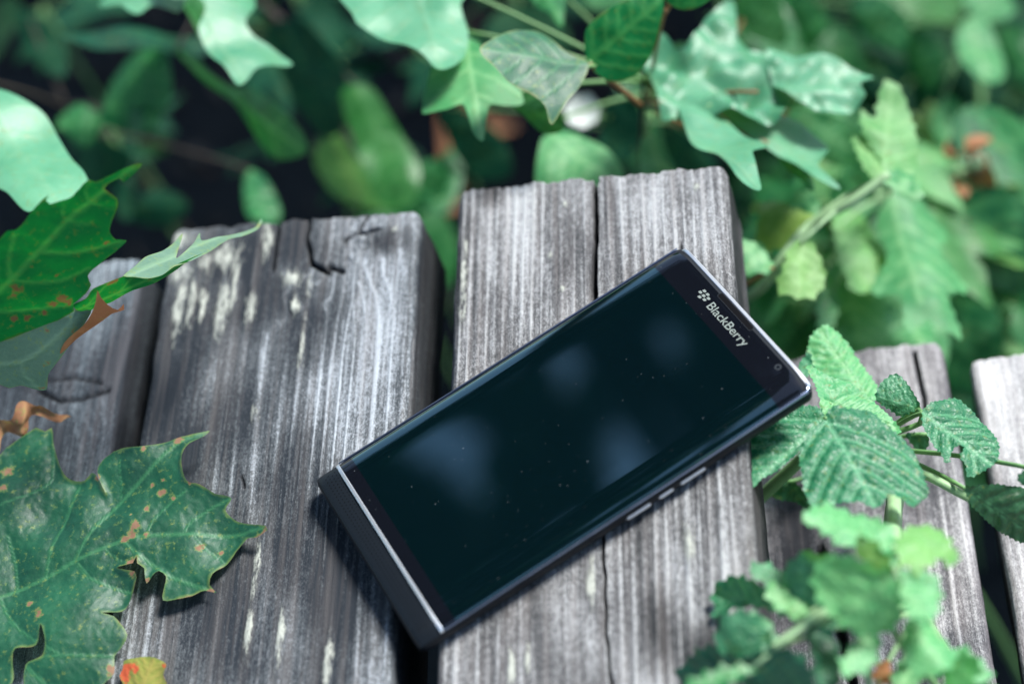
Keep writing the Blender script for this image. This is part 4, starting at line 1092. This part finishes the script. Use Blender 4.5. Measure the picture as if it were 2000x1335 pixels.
link('stem', tube_mesh('stem', catmull([at(1735, 340, 0.70), at(1660, 395, 0.70), at(1580, 440, 0.705), at(1530, 500, 0.70), at(1490, 560, 0.71), at(1440, 590, 0.74)], False, 0.004), 0.0019), M['stem_pale'], rc, Matrix.Identity(4))
petiole(rc, at(1512, 522, 0.69), at(1440, 565, 0.70), 0.0008, 0.0009, mat='twig')

# hero raspberry plant whose leaves touch the phone's corner
R = [
    ('rasp', 0.580, 'U', (565, 660), (90, 1105), [(565, 660), (530, 600), (480, 583), (400, 578), (300, 600), (220, 640), (150, 700), (90, 770), (60, 840), (40, 900), (33, 960), (60, 1040), (90, 1108), (130, 1080), (160, 1050), (230, 1020), (290, 980), (340, 930), (400, 880), (420, 830), (460, 760), (520, 715)], dict(fold=-0.15, nv=5)),
    ('rasp', 0.572, 'U', (572, 655), (900, 1240), [(572, 655), (590, 620), (640, 588), (720, 600), (800, 600), (880, 620), (960, 680), (1040, 730), (1100, 770), (1170, 850), (1220, 960), (1257, 1060), (1250, 1110), (1200, 1160), (1140, 1222), (1060, 1170), (990, 1140), (960, 1190), (910, 1247), (800, 1210), (680, 1200), (560, 1190), (490, 1197), (450, 1100), (430, 1000), (413, 920), (420, 830), (460, 760), (520, 715)], dict(fold=-0.10, nv=5, cv=-0.25, step=0.0008)),
    ('rasp_pale', 0.592, 'P', (600, 560), (1045, 725), [(456, 316), (520, 345), (620, 398), (720, 420), (820, 478), (900, 555), (980, 635), (1032, 690), (1060, 760), (960, 740), (850, 690), (700, 650), (600, 600), (530, 545), (505, 450), (475, 390)], dict(fold=-0.1, nv=8, step=0.00085)),
    ('rasp_pale', 0.625, 'P', (830, 540), (530, 75), [(470, 190), (482, 120), (560, 62), (640, 85), (700, 140), (745, 210), (800, 300), (850, 370), (905, 450), (905, 545), (800, 540), (680, 480), (600, 420), (480, 330), (462, 260)], dict(fold=-0.15, nv=7)),
    ('rasp', 0.63, 'R', (480, 370), (400, 310), [(398, 310), (430, 270), (462, 228), (480, 290), (490, 350), (440, 380)], dict(nv=4)),
    ('rasp', 0.60, 'C', (1180, 600), (905, 520), [(903, 522), (920, 460), (960, 410), (1040, 373), (1100, 425), (1150, 500), (1192, 590), (1130, 615), (1062, 642), (1000, 600), (940, 565)], dict(nv=6, fold=-0.35)),
    ('rasp', 0.590, 'P', (1205, 620), (1660, 960), [(1205, 620), (1260, 568), (1340, 530), (1450, 508), (1540, 575), (1620, 648), (1680, 745), (1707, 830), (1690, 930), (1620, 990), (1510, 1027), (1490, 960), (1450, 920), (1477, 850), (1420, 843), (1392, 880), (1375, 937), (1320, 860), (1262, 790), (1212, 700)], dict(fold=-0.1, nv=5, cv=-0.4, step=0.0009)),
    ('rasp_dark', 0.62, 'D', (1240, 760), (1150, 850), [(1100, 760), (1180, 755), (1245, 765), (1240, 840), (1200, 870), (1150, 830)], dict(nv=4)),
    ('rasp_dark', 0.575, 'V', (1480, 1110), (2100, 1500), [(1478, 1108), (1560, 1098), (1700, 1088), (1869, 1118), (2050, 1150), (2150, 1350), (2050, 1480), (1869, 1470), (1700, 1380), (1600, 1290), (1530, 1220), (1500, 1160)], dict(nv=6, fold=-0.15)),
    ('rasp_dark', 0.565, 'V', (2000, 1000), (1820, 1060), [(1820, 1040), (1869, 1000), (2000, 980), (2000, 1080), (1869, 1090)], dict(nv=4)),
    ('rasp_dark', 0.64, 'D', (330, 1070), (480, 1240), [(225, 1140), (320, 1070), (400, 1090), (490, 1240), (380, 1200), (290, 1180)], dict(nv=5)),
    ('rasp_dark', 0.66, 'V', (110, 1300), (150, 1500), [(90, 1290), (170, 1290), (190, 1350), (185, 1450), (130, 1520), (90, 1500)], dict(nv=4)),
    ('rasp_pale', 0.585, 'U', (565, 640), (530, 540), [(540, 545), (560, 530), (600, 560), (630, 590), (590, 610), (565, 640), (545, 600)], dict(nv=3)),
    ('rasp', 0.64, 'V', (640, 520), (760, 900), [(560, 520), (700, 520), (860, 700), (900, 900), (760, 920), (620, 760)], dict(nv=6)),
]
hero = plant_with('raspberry_plant', 'raspberry plant with wrinkled dark green leaves against the phone corner', 'plant', (0.15, 0.115), R, stem_top=at(*zp('3', [(880, 860)])[0], 0.640), zone='3', serr=(0.0020, 0.00055), step=0.0009, pucker=0.0022, pks=0.0026, jt=0.08, cv=-0.2, wave=0.035, smooth=0.0009, srad=(0.0014, 0.0022), vw=0.0007)
def stem_px(root, pts, r0, r1, mat='stem'):
    q = catmull([at(*zp('3', [(a, b)])[0], d) for a, b, d in pts], False, 0.004)
    link('stem', tube_mesh('stem', q, list(np.linspace(r0, r1, len(q))), 10), M[mat], root, Matrix.Identity(4))
stem_px(hero, [(1040, 745, 0.60), (1130, 715, 0.60), (1190, 690, 0.598), (1205, 620, 0.592)], 0.0010, 0.0008)
stem_px(hero, [(1190, 690, 0.598), (1230, 640, 0.596), (1180, 600, 0.60)], 0.0010, 0.0009)
stem_px(hero, [(1180, 1010, 0.59), (1260, 1040, 0.585), (1380, 1105, 0.582), (1500, 1170, 0.582), (1620, 1200, 0.588)], 0.0015, 0.0014, 'stem_pale')
stem_px(hero, [(480, 850, 0.615), (415, 925, 0.62), (260, 1070, 0.63), (100, 1220, 0.645), (60, 1260, 0.65)], 0.0021, 0.0024, 'stem')
stem_px(hero, [(1010, 1400, 0.60), (1020, 1250, 0.605), (1040, 1100, 0.61), (900, 880, 0.63)], 0.0032, 0.0020, 'stem_pale')

# pale raspberry shoot close to the camera, out of focus
F_ = [
    ('rasp_pale', 0.505, 'U', (1330, 330), (780, 165), [(775, 172), (870, 68), (960, 48), (1080, 88), (1200, 140), (1330, 250), (1345, 450), (1240, 385), (1130, 310), (1020, 335), (920, 245), (830, 190)], dict(nv=6, fold=-0.2)),
    ('rasp_pale', 0.500, 'U', (1365, 400), (1680, 450), [(1360, 390), (1380, 230), (1450, 128), (1540, 112), (1640, 200), (1700, 330), (1718, 420), (1680, 455), (1600, 370), (1545, 445), (1460, 475)], dict(nv=6, fold=-0.3)),
    ('rasp_pale', 0.490, 'C', (1345, 500), (1000, 760), [(845, 500), (900, 440), (1000, 400), (1100, 415), (1250, 480), (1345, 545), (1365, 700), (1345, 820), (1250, 872), (1160, 865), (1050, 825), (960, 745), (880, 665)], dict(nv=6, cv=-0.6)),
    ('bg_yellow', 0.498, 'C', (1130, 300), (1250, 460), [(1100, 330), (1140, 280), (1230, 330), (1320, 470), (1250, 480), (1150, 420)], dict(nv=4)),
    ('rasp_pale', 0.497, 'U', (1360, 540), (1520, 780), [(1355, 545), (1450, 488), (1560, 520), (1612, 600), (1585, 700), (1565, 785), (1450, 772), (1380, 685)], dict(nv=5)),
    ('rasp_pale', 0.500, 'P', (1430, 780), (1640, 1080), [(1430, 785), (1550, 800), (1640, 900), (1695, 1000), (1645, 1085), (1500, 1095), (1420, 1000), (1400, 900)], dict(nv=5, fold=-0.3)),
    ('bg_green', 0.497, 'R', (1660, 1000), (1880, 1200), [(1640, 1050), (1700, 990), (1780, 1000), (1860, 1090), (1910, 1240), (1650, 1240)], dict(nv=5)),
    ('rasp', 0.515, 'L', (760, 770), (262, 620), [(258, 600), (330, 540), (430, 528), (540, 575), (630, 650), (765, 775), (560, 705), (440, 690), (360, 712), (280, 765), (260, 680)], dict(nv=6, fold=0.4, wave=0.06)),
    ('rasp', 0.517, 'U', (640, 650), (455, 485), [(448, 490), (530, 448), (640, 500), (662, 600), (635, 655), (560, 565)], dict(nv=4)),
    ('rasp', 0.510, 'D', (800, 770), (760, 375), [(640, 640), (660, 500), (720, 418), (790, 380), (850, 470), (895, 600), (900, 730), (790, 775), (700, 720)], dict(nv=6)),
    ('rasp_pale', 0.512, 'P', (930, 560), (770, 368), [(765, 368), (850, 385), (970, 412), (1000, 470), (900, 520), (830, 500), (790, 430)], dict(nv=4)),
    ('rasp', 0.505, 'C', (590, 950), (330, 740), [(250, 930), (290, 780), (400, 735), (500, 780), (560, 860), (605, 960), (450, 1000), (300, 980)], dict(nv=5)),
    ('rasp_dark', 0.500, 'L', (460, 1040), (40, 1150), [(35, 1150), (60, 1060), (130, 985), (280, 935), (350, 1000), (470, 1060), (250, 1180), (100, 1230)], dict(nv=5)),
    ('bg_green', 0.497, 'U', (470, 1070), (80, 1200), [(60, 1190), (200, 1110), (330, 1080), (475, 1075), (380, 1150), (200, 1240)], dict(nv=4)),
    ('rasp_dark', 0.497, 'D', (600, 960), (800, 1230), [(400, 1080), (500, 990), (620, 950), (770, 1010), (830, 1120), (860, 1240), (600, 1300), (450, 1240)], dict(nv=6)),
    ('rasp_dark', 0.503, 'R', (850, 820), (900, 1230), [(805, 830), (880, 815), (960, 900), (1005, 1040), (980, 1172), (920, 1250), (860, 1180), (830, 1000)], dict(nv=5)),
    ('rasp', 0.506, 'P', (800, 800), (970, 740), [(790, 800), (860, 745), (930, 725), (985, 755), (960, 820), (880, 850)], dict(nv=4)),
    ('rasp_pale', 0.508, 'P', (760, 780), (560, 600), [(560, 590), (640, 570), (720, 620), (790, 700), (770, 785), (680, 740), (600, 690)], dict(nv=5)),
    ('rasp_pale', 0.503, 'U', (1660, 1010), (1900, 1130), [(1650, 1010), (1740, 960), (1850, 1020), (1920, 1140), (1820, 1150), (1720, 1110)], dict(nv=5)),
    ('rasp_pale', 0.500, 'P', (1190, 880), (1010, 1090), [(1195, 875), (1230, 960), (1180, 1060), (1080, 1110), (1000, 1100), (1040, 1000), (1110, 910)], dict(nv=5)),
    ('rasp', 0.506, 'P', (600, 950), (420, 760), [(420, 760), (520, 770), (590, 840), (620, 950), (520, 930), (450, 860)], dict(nv=5)),
    ('brown_leaf', 0.515, 'U', (1230, 1170), (1270, 1050), [(1215, 1150), (1235, 1070), (1270, 1040), (1310, 1090), (1290, 1180)], dict(nv=3)),
    ('bg_pale', 0.512, 'U', (1350, 1200), (1440, 1060), [(1320, 1180), (1350, 1080), (1430, 1040), (1490, 1090), (1470, 1190), (1380, 1230)], dict(nv=3)),
]
front = plant_with('raspberry_plant', 'pale green raspberry shoot with drooping soft leaves over the lower step board', 'plant', (0.165, -0.02), F_, stem_top=at(*zp('4', [(1345, 480)])[0], 0.515), zone='4', serr=(0.0046, 0.0016), step=0.0012, pucker=0.0022, pks=0.0026, jt=0.14, cv=-0.25, wave=0.06, smooth=0.0010, srad=(0.0013, 0.0020), stem='stem_pale', vw=0.0007)
def stem_4(root, pts, r0, r1, mat='stem'):
    q = catmull([at(*zp('4', [(a, b)])[0], d) for a, b, d in pts], False, 0.004)
    link('stem', tube_mesh('stem', q, list(np.linspace(r0, r1, len(q))), 10), M[mat], root, Matrix.Identity(4))
stem_4(front, [(790, 775, 0.51), (700, 860, 0.515), (590, 960, 0.52), (500, 1060, 0.525)], 0.0008, 0.0008)
stem_4(front, [(1330, 850, 0.50), (1400, 960, 0.51), (1500, 1080, 0.52), (1600, 1200, 0.53)], 0.0010, 0.0012)
stem_4(front, [(1350, 480, 0.505), (1330, 300, 0.54), (1330, 60, 0.59), (1320, -120, 0.625)], 0.0018, 0.0028, 'stem_pale')
stem_4(front, [(1160, 860, 0.50), (1170, 980, 0.51), (1180, 1200, 0.525)], 0.0010, 0.0013, 'stem_pale')

# right-hand background shrub
plant_with('maple_sapling', 'dark green shrub with pale oval leaves at the far right behind the step', 'shrub', (0.24, 0.55), [
    ('bg_pale', 0.92, 'P', (1895, 30), (1925, 165), [(1868, 70), (1890, 35), (1920, 38), (1955, 90), (1962, 150), (1925, 168), (1885, 130)]),
    ('bg_pale', 0.94, 'P', (1900, -30), (1960, 35), [(1880, -20), (1960, -30), (1985, 20), (1950, 42), (1910, 28)]),
    ('bg_pale', 0.90, 'U', (1840, 200), (1860, 290), [(1822, 220), (1850, 185), (1885, 215), (1888, 270), (1850, 292), (1825, 265)]),
    ('bg_pale', 0.92, 'P', (1920, 220), (1985, 340), [(1905, 225), (1945, 225), (1990, 290), (2005, 350), (1965, 355), (1930, 300)]),
    ('bg_green', 0.95, 'C', (1960, 60), (2000, 140), [(1950, 60), (2000, 50), (2040, 120), (1990, 150)]),
    ('bg_pale', 0.88, 'C', (1940, 380), (1990, 470), [(1925, 380), (1980, 390), (2020, 460), (1990, 500), (1950, 450)]),
    ('bg_pale', 0.86, 'P', (1950, 560), (1990, 660), [(1940, 580), (1990, 560), (2040, 620), (2010, 690), (1960, 680)]),
    ('bg_green', 0.95, 'V', (1680, 20), (1760, 80), [(1660, 10), (1720, -10), (1780, 40), (1760, 100), (1700, 80)]),
    ('bg_green', 0.98, 'V', (1780, 60), (1820, 160), [(1760, 70), (1810, 60), (1850, 120), (1820, 180), (1780, 140)]),
    ('bg_green', 0.95, 'D', (1560, 0), (1600, 70), [(1540, -10), (1580, -10), (1620, 50), (1590, 90), (1550, 60)]),
    ('bg_dark', 1.0, 'D', (1800, 200), (1880, 330), [(1780, 180), (1860, 200), (1920, 300), (1860, 360), (1800, 280)]),
    ('bg_green', 0.95, 'R', (1500, 30), (1560, 90), [(1500, 10), (1545, 0), (1570, 60), (1550, 110), (1515, 80)]),
    ('bg_green', 0.97, 'U', (1900, 480), (1960, 560), [(1890, 470), (1940, 480), (1980, 550), (1950, 590), (1905, 540)]),
], stem_top=at(1900, 60, 1.0), cv=-0.5, step=0.003)

# ---- dry bracken frond with brown leaflets on the right
fr = plant('dry_fern', 'dry fern with curled orange-brown leaflets at the right behind the step', 'fern', (0.20, 0.47))
stalk = [np.array([0.20, 0.47, GZ - 0.01]), at(1900, 620, 0.92), at(1905, 450, 0.85), at(1895, 300, 0.83)]
sp = catmull(stalk, False, 0.01)
link('stem', tube_mesh('stem', sp, 0.0012), M['twig'], fr, Matrix.Identity(4))
def small_leaf_mesh(name, L=0.016, W=0.007, curl=0.5, seed=0):
    t = np.linspace(0, math.pi, 9)
    top = [(L * (1 - math.cos(a)) / 2, W * math.sin(a) ** 1.2) for a in t]
    poly = np.array(top + [(x, -y) for x, y in top[-2:0:-1]])
    V, F, A = leaf_sheet(dict(poly=poly, veins=auto_veins(poly, (0, 0), (L, 0), 4), step=L / 8, fold=0.3, cu=-curl, wave=0.08, seed=seed, vw=L * 0.04))
    return mesh_from(name, V, F, True, A)
bl = [small_leaf_mesh('leaflet', 0.020, 0.006, 0.9, k) for k in range(3)]
for m_ in bl: m_.materials.append(M['brown_leaf'])
for i, (px, py) in enumerate([(1850, 305), (1880, 290), (1905, 300), (1870, 345), (1895, 360), (1885, 385), (1910, 395), (1880, 415), (1895, 430), (1915, 430), (1905, 480), (1900, 520), (1910, 545), (1890, 470), (1925, 320), (1920, 360), (1870, 400), (1925, 470)]):
    d = 0.82 + 0.05 * random.random()
    mt = Matrix.Translation(Vector(at(px, py, d))) @ Matrix.Rotation(random.uniform(0, 6.28), 4, 'Z') @ Matrix.Rotation(random.uniform(-0.7, 0.7), 4, 'X') @ Matrix.Rotation(random.uniform(-0.6, 0.6), 4, 'Y') @ Matrix.Scale(random.uniform(0.45, 0.75), 4)
    link('leaflet', bl[i % 3], None, fr, mt)
    b = at(px, py, d); k = min(range(len(sp)), key=lambda j: np.linalg.norm(sp[j] - b))
    petiole(fr, b, sp[k], 0.0005, 0.0006, mat='twig', n=5)

# ---- small white disc added in place of a blurred highlight
fl = plant('highlight_disc', 'small white disc added for a soft highlight among leaves above the split board', 'highlight', (0.01, 0.42))
c = at(1138, 218, 0.80)
nrm = unit((0.15, -0.5, 0.8)); X, Y, N = frame(c, nrm, c + np.array([1, 0, 0.2]))
for k in range(7):
    a = 2 * math.pi * k / 7
    t = np.linspace(0, math.pi, 7)
    L, W = 0.0082, 0.0036
    top = [(L * (1 - math.cos(q)) / 2, W * math.sin(q) ** 0.8) for q in t]
    poly = np.array(top + [(x, -y) for x, y in top[-2:0:-1]])
    if k == 0:
        V, F, A = leaf_sheet(dict(poly=poly, veins=(), step=0.0014, cu=0.35, cv=0.4, wave=0.03)); pm = mesh_from('highlight_petal', V, F, True, A); pm.materials.append(M['highlight_petal'])
    fm = Matrix(((X[0], Y[0], N[0], c[0]), (X[1], Y[1], N[1], c[1]), (X[2], Y[2], N[2], c[2]), (0, 0, 0, 1)))
    link('highlight_petal', pm, None, fl, fm @ Matrix.Rotation(a, 4, 'Z'))
link('stem', tube_mesh('stem', bend(c - N * 0.001, (0.01, 0.42, GZ - 0.01), 0.0, 10, (0, 0.03, 0.05)), 0.0009), M['stem'], fl, Matrix.Identity(4))

# ---- ground cover: low leafy plants filling the dark depth
protos = []
def ovate(L, W, seed):
    t = np.linspace(0, math.pi, 15)
    top = [(L * (1 - math.cos(a)) / 2, W * math.sin(a) ** 0.9 * (1.15 - 0.35 * (1 - math.cos(a)) / 2)) for a in t]
    poly = serrate(np.array(top + [(x, -y) for x, y in top[-2:0:-1]]), 0.004, 0.0006)
    V, F, A = leaf_sheet(dict(poly=poly, veins=auto_veins(poly, (0, 0), (L, 0), 5), step=L / 14, fold=0.15, cu=-0.35, cv=-0.3, wave=0.04, seed=seed, pucker=0.0008))
    return mesh_from('leaf', V, F, True, A)
def maple5(S, seed):
    pts = []
    for ang, r in ((-140, .35), (-115, .62), (-98, .40), (-78, .55), (-62, .92), (-48, .72), (-36, .62), (-25, .46), (-18, .70), (-8, .80), (0, 1.15)):
        pts.append((ang, r))
    pts = pts + [(-a, r) for a, r in pts[-2::-1]]
    poly = catmull([(S * r * math.cos(math.radians(a)), S * r * math.sin(math.radians(a))) for a, r in pts], True, S * 0.06)
    veins = [(np.array([(0, 0), (S * r * math.cos(math.radians(a)), S * r * math.sin(math.radians(a)))]), 0.9) for a, r in ((0, 1.1), (62, .88), (-62, .88), (115, .58), (-115, .58))]
    V, F, A = leaf_sheet(dict(poly=poly, veins=veins, step=S / 13, cu=-0.2, cv=-0.25, wave=0.06, seed=seed))
    return mesh_from('leaf', V, F, True, A)
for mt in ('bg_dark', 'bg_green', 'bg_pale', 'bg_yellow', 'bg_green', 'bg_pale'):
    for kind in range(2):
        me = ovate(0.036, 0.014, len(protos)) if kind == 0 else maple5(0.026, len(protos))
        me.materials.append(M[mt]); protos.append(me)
spots = [(640, 150, 1.0), (700, 420, 1.0), (800, 120, 0.98), (1000, 20, 1.0), (1180, 280, 0.98), (1400, 180, 1.02), (1560, 60, 1.05), (1650, 160, 1.02), (1760, 240, 1.05), (1850, 120, 1.08), (1950, 430, 1.0), (1620, 320, 0.98), (1500, 480, 0.95), (1850, 560, 1.0), (1980, 240, 1.05), (560, 20, 1.05), (1720, 420, 1.0), (1720, 80, 1.05), (1880, 20, 1.08)]
spots = [(*q, 'deep') for q in spots + [(70, 60, 1.02), (520, 110, 1.0), (610, 330, 1.0), (200, 300, 1.03)]] + [(*q, 'bush') for q in ((1600, 60, 0.98), (1990, 330, 0.98), (1760, 330, 0.92),
    (1560, 330, 0.90), (1660, 440, 0.80), (1830, 420, 0.82), (1740, 560, 0.79), (1850, 580, 0.80), (1600, 650, 0.80), (1930, 630, 0.82), (1500, 560, 0.84), (1580, 520, 0.84), (1700, 480, 0.84), (1640, 590, 0.84), (1780, 640, 0.84), (1860, 640, 0.86), (1960, 560, 0.88), (1870, 500, 0.9), (1480, 650, 0.84), (1400, 20, 0.9))]
for i, (px, py, d, style) in enumerate(spots):
    c = at(px, py, d)
    r = plant('ground_plant', ('low leafy plant in deep shade under the sapling with dark teal leaves' if px < 650 else 'bushy blurred plant with mixed pale and yellow-green leaves behind the step' if style == 'bush' else 'low leafy plant in deep shade behind the two middle boards' if px < 1300 else 'low leafy plant on the soil among the raspberry cane and the shrub'), 'plant', (c[0], c[1] + 0.02), 'low leafy plants in the shade behind the bench' if style == 'deep' else 'bushy plants behind the step')
    top = np.array([c[0], c[1] + 0.02, c[2]])
    stp = bend((c[0], c[1] + 0.02, GZ - 0.01), top, 0, 6)
    link('stem', tube_mesh('stem', stp, 0.0013, 6), M['stem'], r, Matrix.Identity(4))
    n = 9 if style == 'bush' else 8 if px > 1200 else 4
    for k in range(n):
        a = 2.4 * k + random.random()
        h = top + np.array([0, 0, -0.03 * (k // 3) - 0.01 * random.random()])
        b = h + np.array([math.cos(a), math.sin(a), 0.15]) * random.uniform(0.012, 0.03)
        mt = Matrix.Translation(Vector(b)) @ Matrix.Rotation(a, 4, 'Z') @ Matrix.Rotation(random.uniform(0.0, 0.7), 4, 'Y') @ Matrix.Rotation(random.uniform(-0.4, 0.4), 4, 'X') @ Matrix.Scale(random.uniform(0.75, 1.7), 4)
        link('leaf', random.choice(protos[2:] if style == 'bush' else protos[:2] if px < 700 or k % 2 else protos[:4]), None, r, mt)
        petiole(r, b, h, 0.0006, 0.0007, mat='stem', n=4)

# ---- leaf litter on the soil
def litter():
    V, F = [], []
    for k in range(900):
        x = random.uniform(-0.7, 0.6); y = random.uniform(0.2, 1.3)
        a = random.uniform(0, 6.28); L = random.uniform(0.012, 0.03); w = L * random.uniform(0.3, 0.5)
        tz = random.uniform(-0.4, 0.4); tx = random.uniform(-0.4, 0.4)
        z = GZ + (float(fbm(np.array([x * 6 + 40]), np.array([y * 6 + 40]), 3)[0]) - 0.5) * 0.05 + 0.004
        b = len(V)
        for (u, v, h) in ((-L / 2, 0, 0), (-L * 0.1, w / 2, 0.003), (L / 2, 0, 0.001), (-L * 0.1, -w / 2, 0.003), (0, 0, -0.001)):
            xx = u * math.cos(a) - v * math.sin(a); yy = u * math.sin(a) + v * math.cos(a)
            V.append((x + xx, y + yy, z + h + u * tz * 0.5 + v * tx * 0.5))
        F += [(b, b + 4, b + 1), (b + 1, b + 4, b + 2), (b + 2, b + 4, b + 3), (b + 3, b + 4, b)]
    t = NT('leaf_litter')
    c = t.ramp(t.noise(t.obj(), 30, 3), [(0.40, (0.0025, 0.005, 0.008)), (0.64, (0.006, 0.008, 0.010)), (0.78, (0.10, 0.04, 0.02))])
    m = t.done(t.principled(c, 0.8, 0.2).outputs[0])
    o = link('leaf_litter', mesh_from('leaf_litter', V, F, False), m)
    tag(o, 'dark brown dead leaf litter scattered over the soil', 'litter', kind='stuff')
litter()
# a few fallen orange leaves that show between the plants
for i, (px, py, lab) in enumerate(((905, 300, 'orange dead leaf lying behind the gap between the two middle boards'), (860, 440, 'rust-red dead leaf showing through the gap beside the split board'), (840, 385, 'small ochre dead leaf near the yellow-green leaves behind the boards'))):
    c = atz(px, py, GZ)
    mt = Matrix.Translation(Vector((c[0], c[1], GZ + 0.022))) @ Matrix.Rotation(i * 2.1, 4, 'Z') @ Matrix.Rotation(0.3, 4, 'X')
    me = maple5(0.040, i + 20); me.materials.append(M['brown_leaf'])
    tag(link('dead_leaf', me, None, None, mt), lab, 'leaf', 'dead leaves on the soil')

# ---- tree whose crown shades the bench and mirrors in the glass, plus added shading patches
def tree():
    root = empty('shade_tree', (-1.35, 3.7, GZ)); tag(root, 'dark leafy tree whose crown mirrors in the phone glass, with added shading leaf patches', 'tree')
    base = np.array([-1.35, 3.7, GZ - 0.1])
    tr = catmull([base, base + [0.05, -0.05, 1.2], base + [0.0, -0.15, 2.4], base + [0.1, -0.3, 3.6], base + [0.1, -0.35, 4.4]], False, 0.2)
    link('trunk', tube_mesh('trunk', tr, list(np.linspace(0.17, 0.06, len(tr))), 14), WB2, root, Matrix.Identity(4))
    for (tx, ty, tz) in ((-0.6, 1.2, 2.9), (0.1, 2.0, 2.8), (-1.7, 1.6, 3.0), (-0.9, -0.3, 3.0), (-0.1, 0.6, 2.9), (-1.6, 0.5, 3.1), (0.9, -0.8, 3.0), (1.6, -1.6, 3.0), (2.9, 3.0, 2.8)):
        link('limb', tube_mesh('limb', bend((-1.3, 3.45, 2.3), (tx, ty, tz), -0.25, 12), list(np.linspace(0.06, 0.012, 12)), 8), WB2, root, Matrix.Identity(4))
    gaps = []
    for (px, py, rad) in ((842, 840, 0.055), (905, 905, 0.03), (1115, 690, 0.03), (1105, 745, 0.010), (1255, 728, 0.085), (1255, 805, 0.04), (1262, 905, 0.095), (1215, 855, 0.012)):
        d = ray(px, py); h = CAM + d * ((0.0105 - CAM[2]) / d[2]); r = unit(np.array([d[0], d[1], -d[2]])); gaps.append((h, r, rad))
    V, F = [], []
    cnt = 0
    while cnt < 19700:
        p = np.array([random.uniform(-2.1, 0.45), random.uniform(-1.0, 3.3), random.uniform(2.35, 3.25)]) if cnt < 13000 else np.array([random.uniform(0.35, 2.6), random.uniform(-2.9, -0.5), random.uniform(2.4, 3.2)]) if cnt < 17500 else np.array([random.uniform(2.15, 3.9), random.uniform(2.25, 4.2), random.uniform(2.5, 3.1)])  # front and far-right patches added to darken the glass edge and the background
        ok = True
        for h, r, rad in gaps:
            w = p - h; t_ = np.dot(w, r)
            if t_ > 0 and np.linalg.norm(w - r * t_) < rad + 0.030: ok = False; break
        if not ok: continue
        L = random.uniform(0.09, 0.14); W = L * 0.64
        n = unit(np.array([random.gauss(0, .5), random.gauss(0, .5), 1])); a = unit(np.cross(n, [random.gauss(0, 1), random.gauss(0, 1), 0.01])); b = np.cross(n, a)
        i0 = len(V)
        for (u, v, k) in ((-0.5, 0, 0), (-0.15, 0.5, 0.08), (0.5, 0, -0.05), (-0.15, -0.5, 0.08)):
            V.append(p + a * u * L + b * v * W + n * k * L)
        F += [(i0, i0 + 2, i0 + 1), (i0, i0 + 3, i0 + 2)]
        cnt += 1
    t = NT('tree_foliage')
    pr = t.principled(t.mix(t.noise(t.obj(), 4, 3), (0.010, 0.05, 0.035), (0.02, 0.085, 0.05)), 0.55, 0.3)
    tl = t.n('ShaderNodeBsdfTranslucent'); tl.inputs['Color'].default_value = (0.02, 0.10, 0.05, 1)
    ms = t.n('ShaderNodeMixShader'); ms.inputs[0].default_value = 0.2
    t.l(pr.outputs[0], ms.inputs[1]); t.l(tl.outputs[0], ms.inputs[2])
    o = link('crown', mesh_from('crown', V, F, False), t.done(ms.outputs[0]), root, Matrix.Identity(4)); o['kind'] = 'stuff'
WB2 = mat_plain('dark_bark', (0.05, 0.042, 0.036), 0.9, 0.2, grain=0.4, gscale=30)
tree()
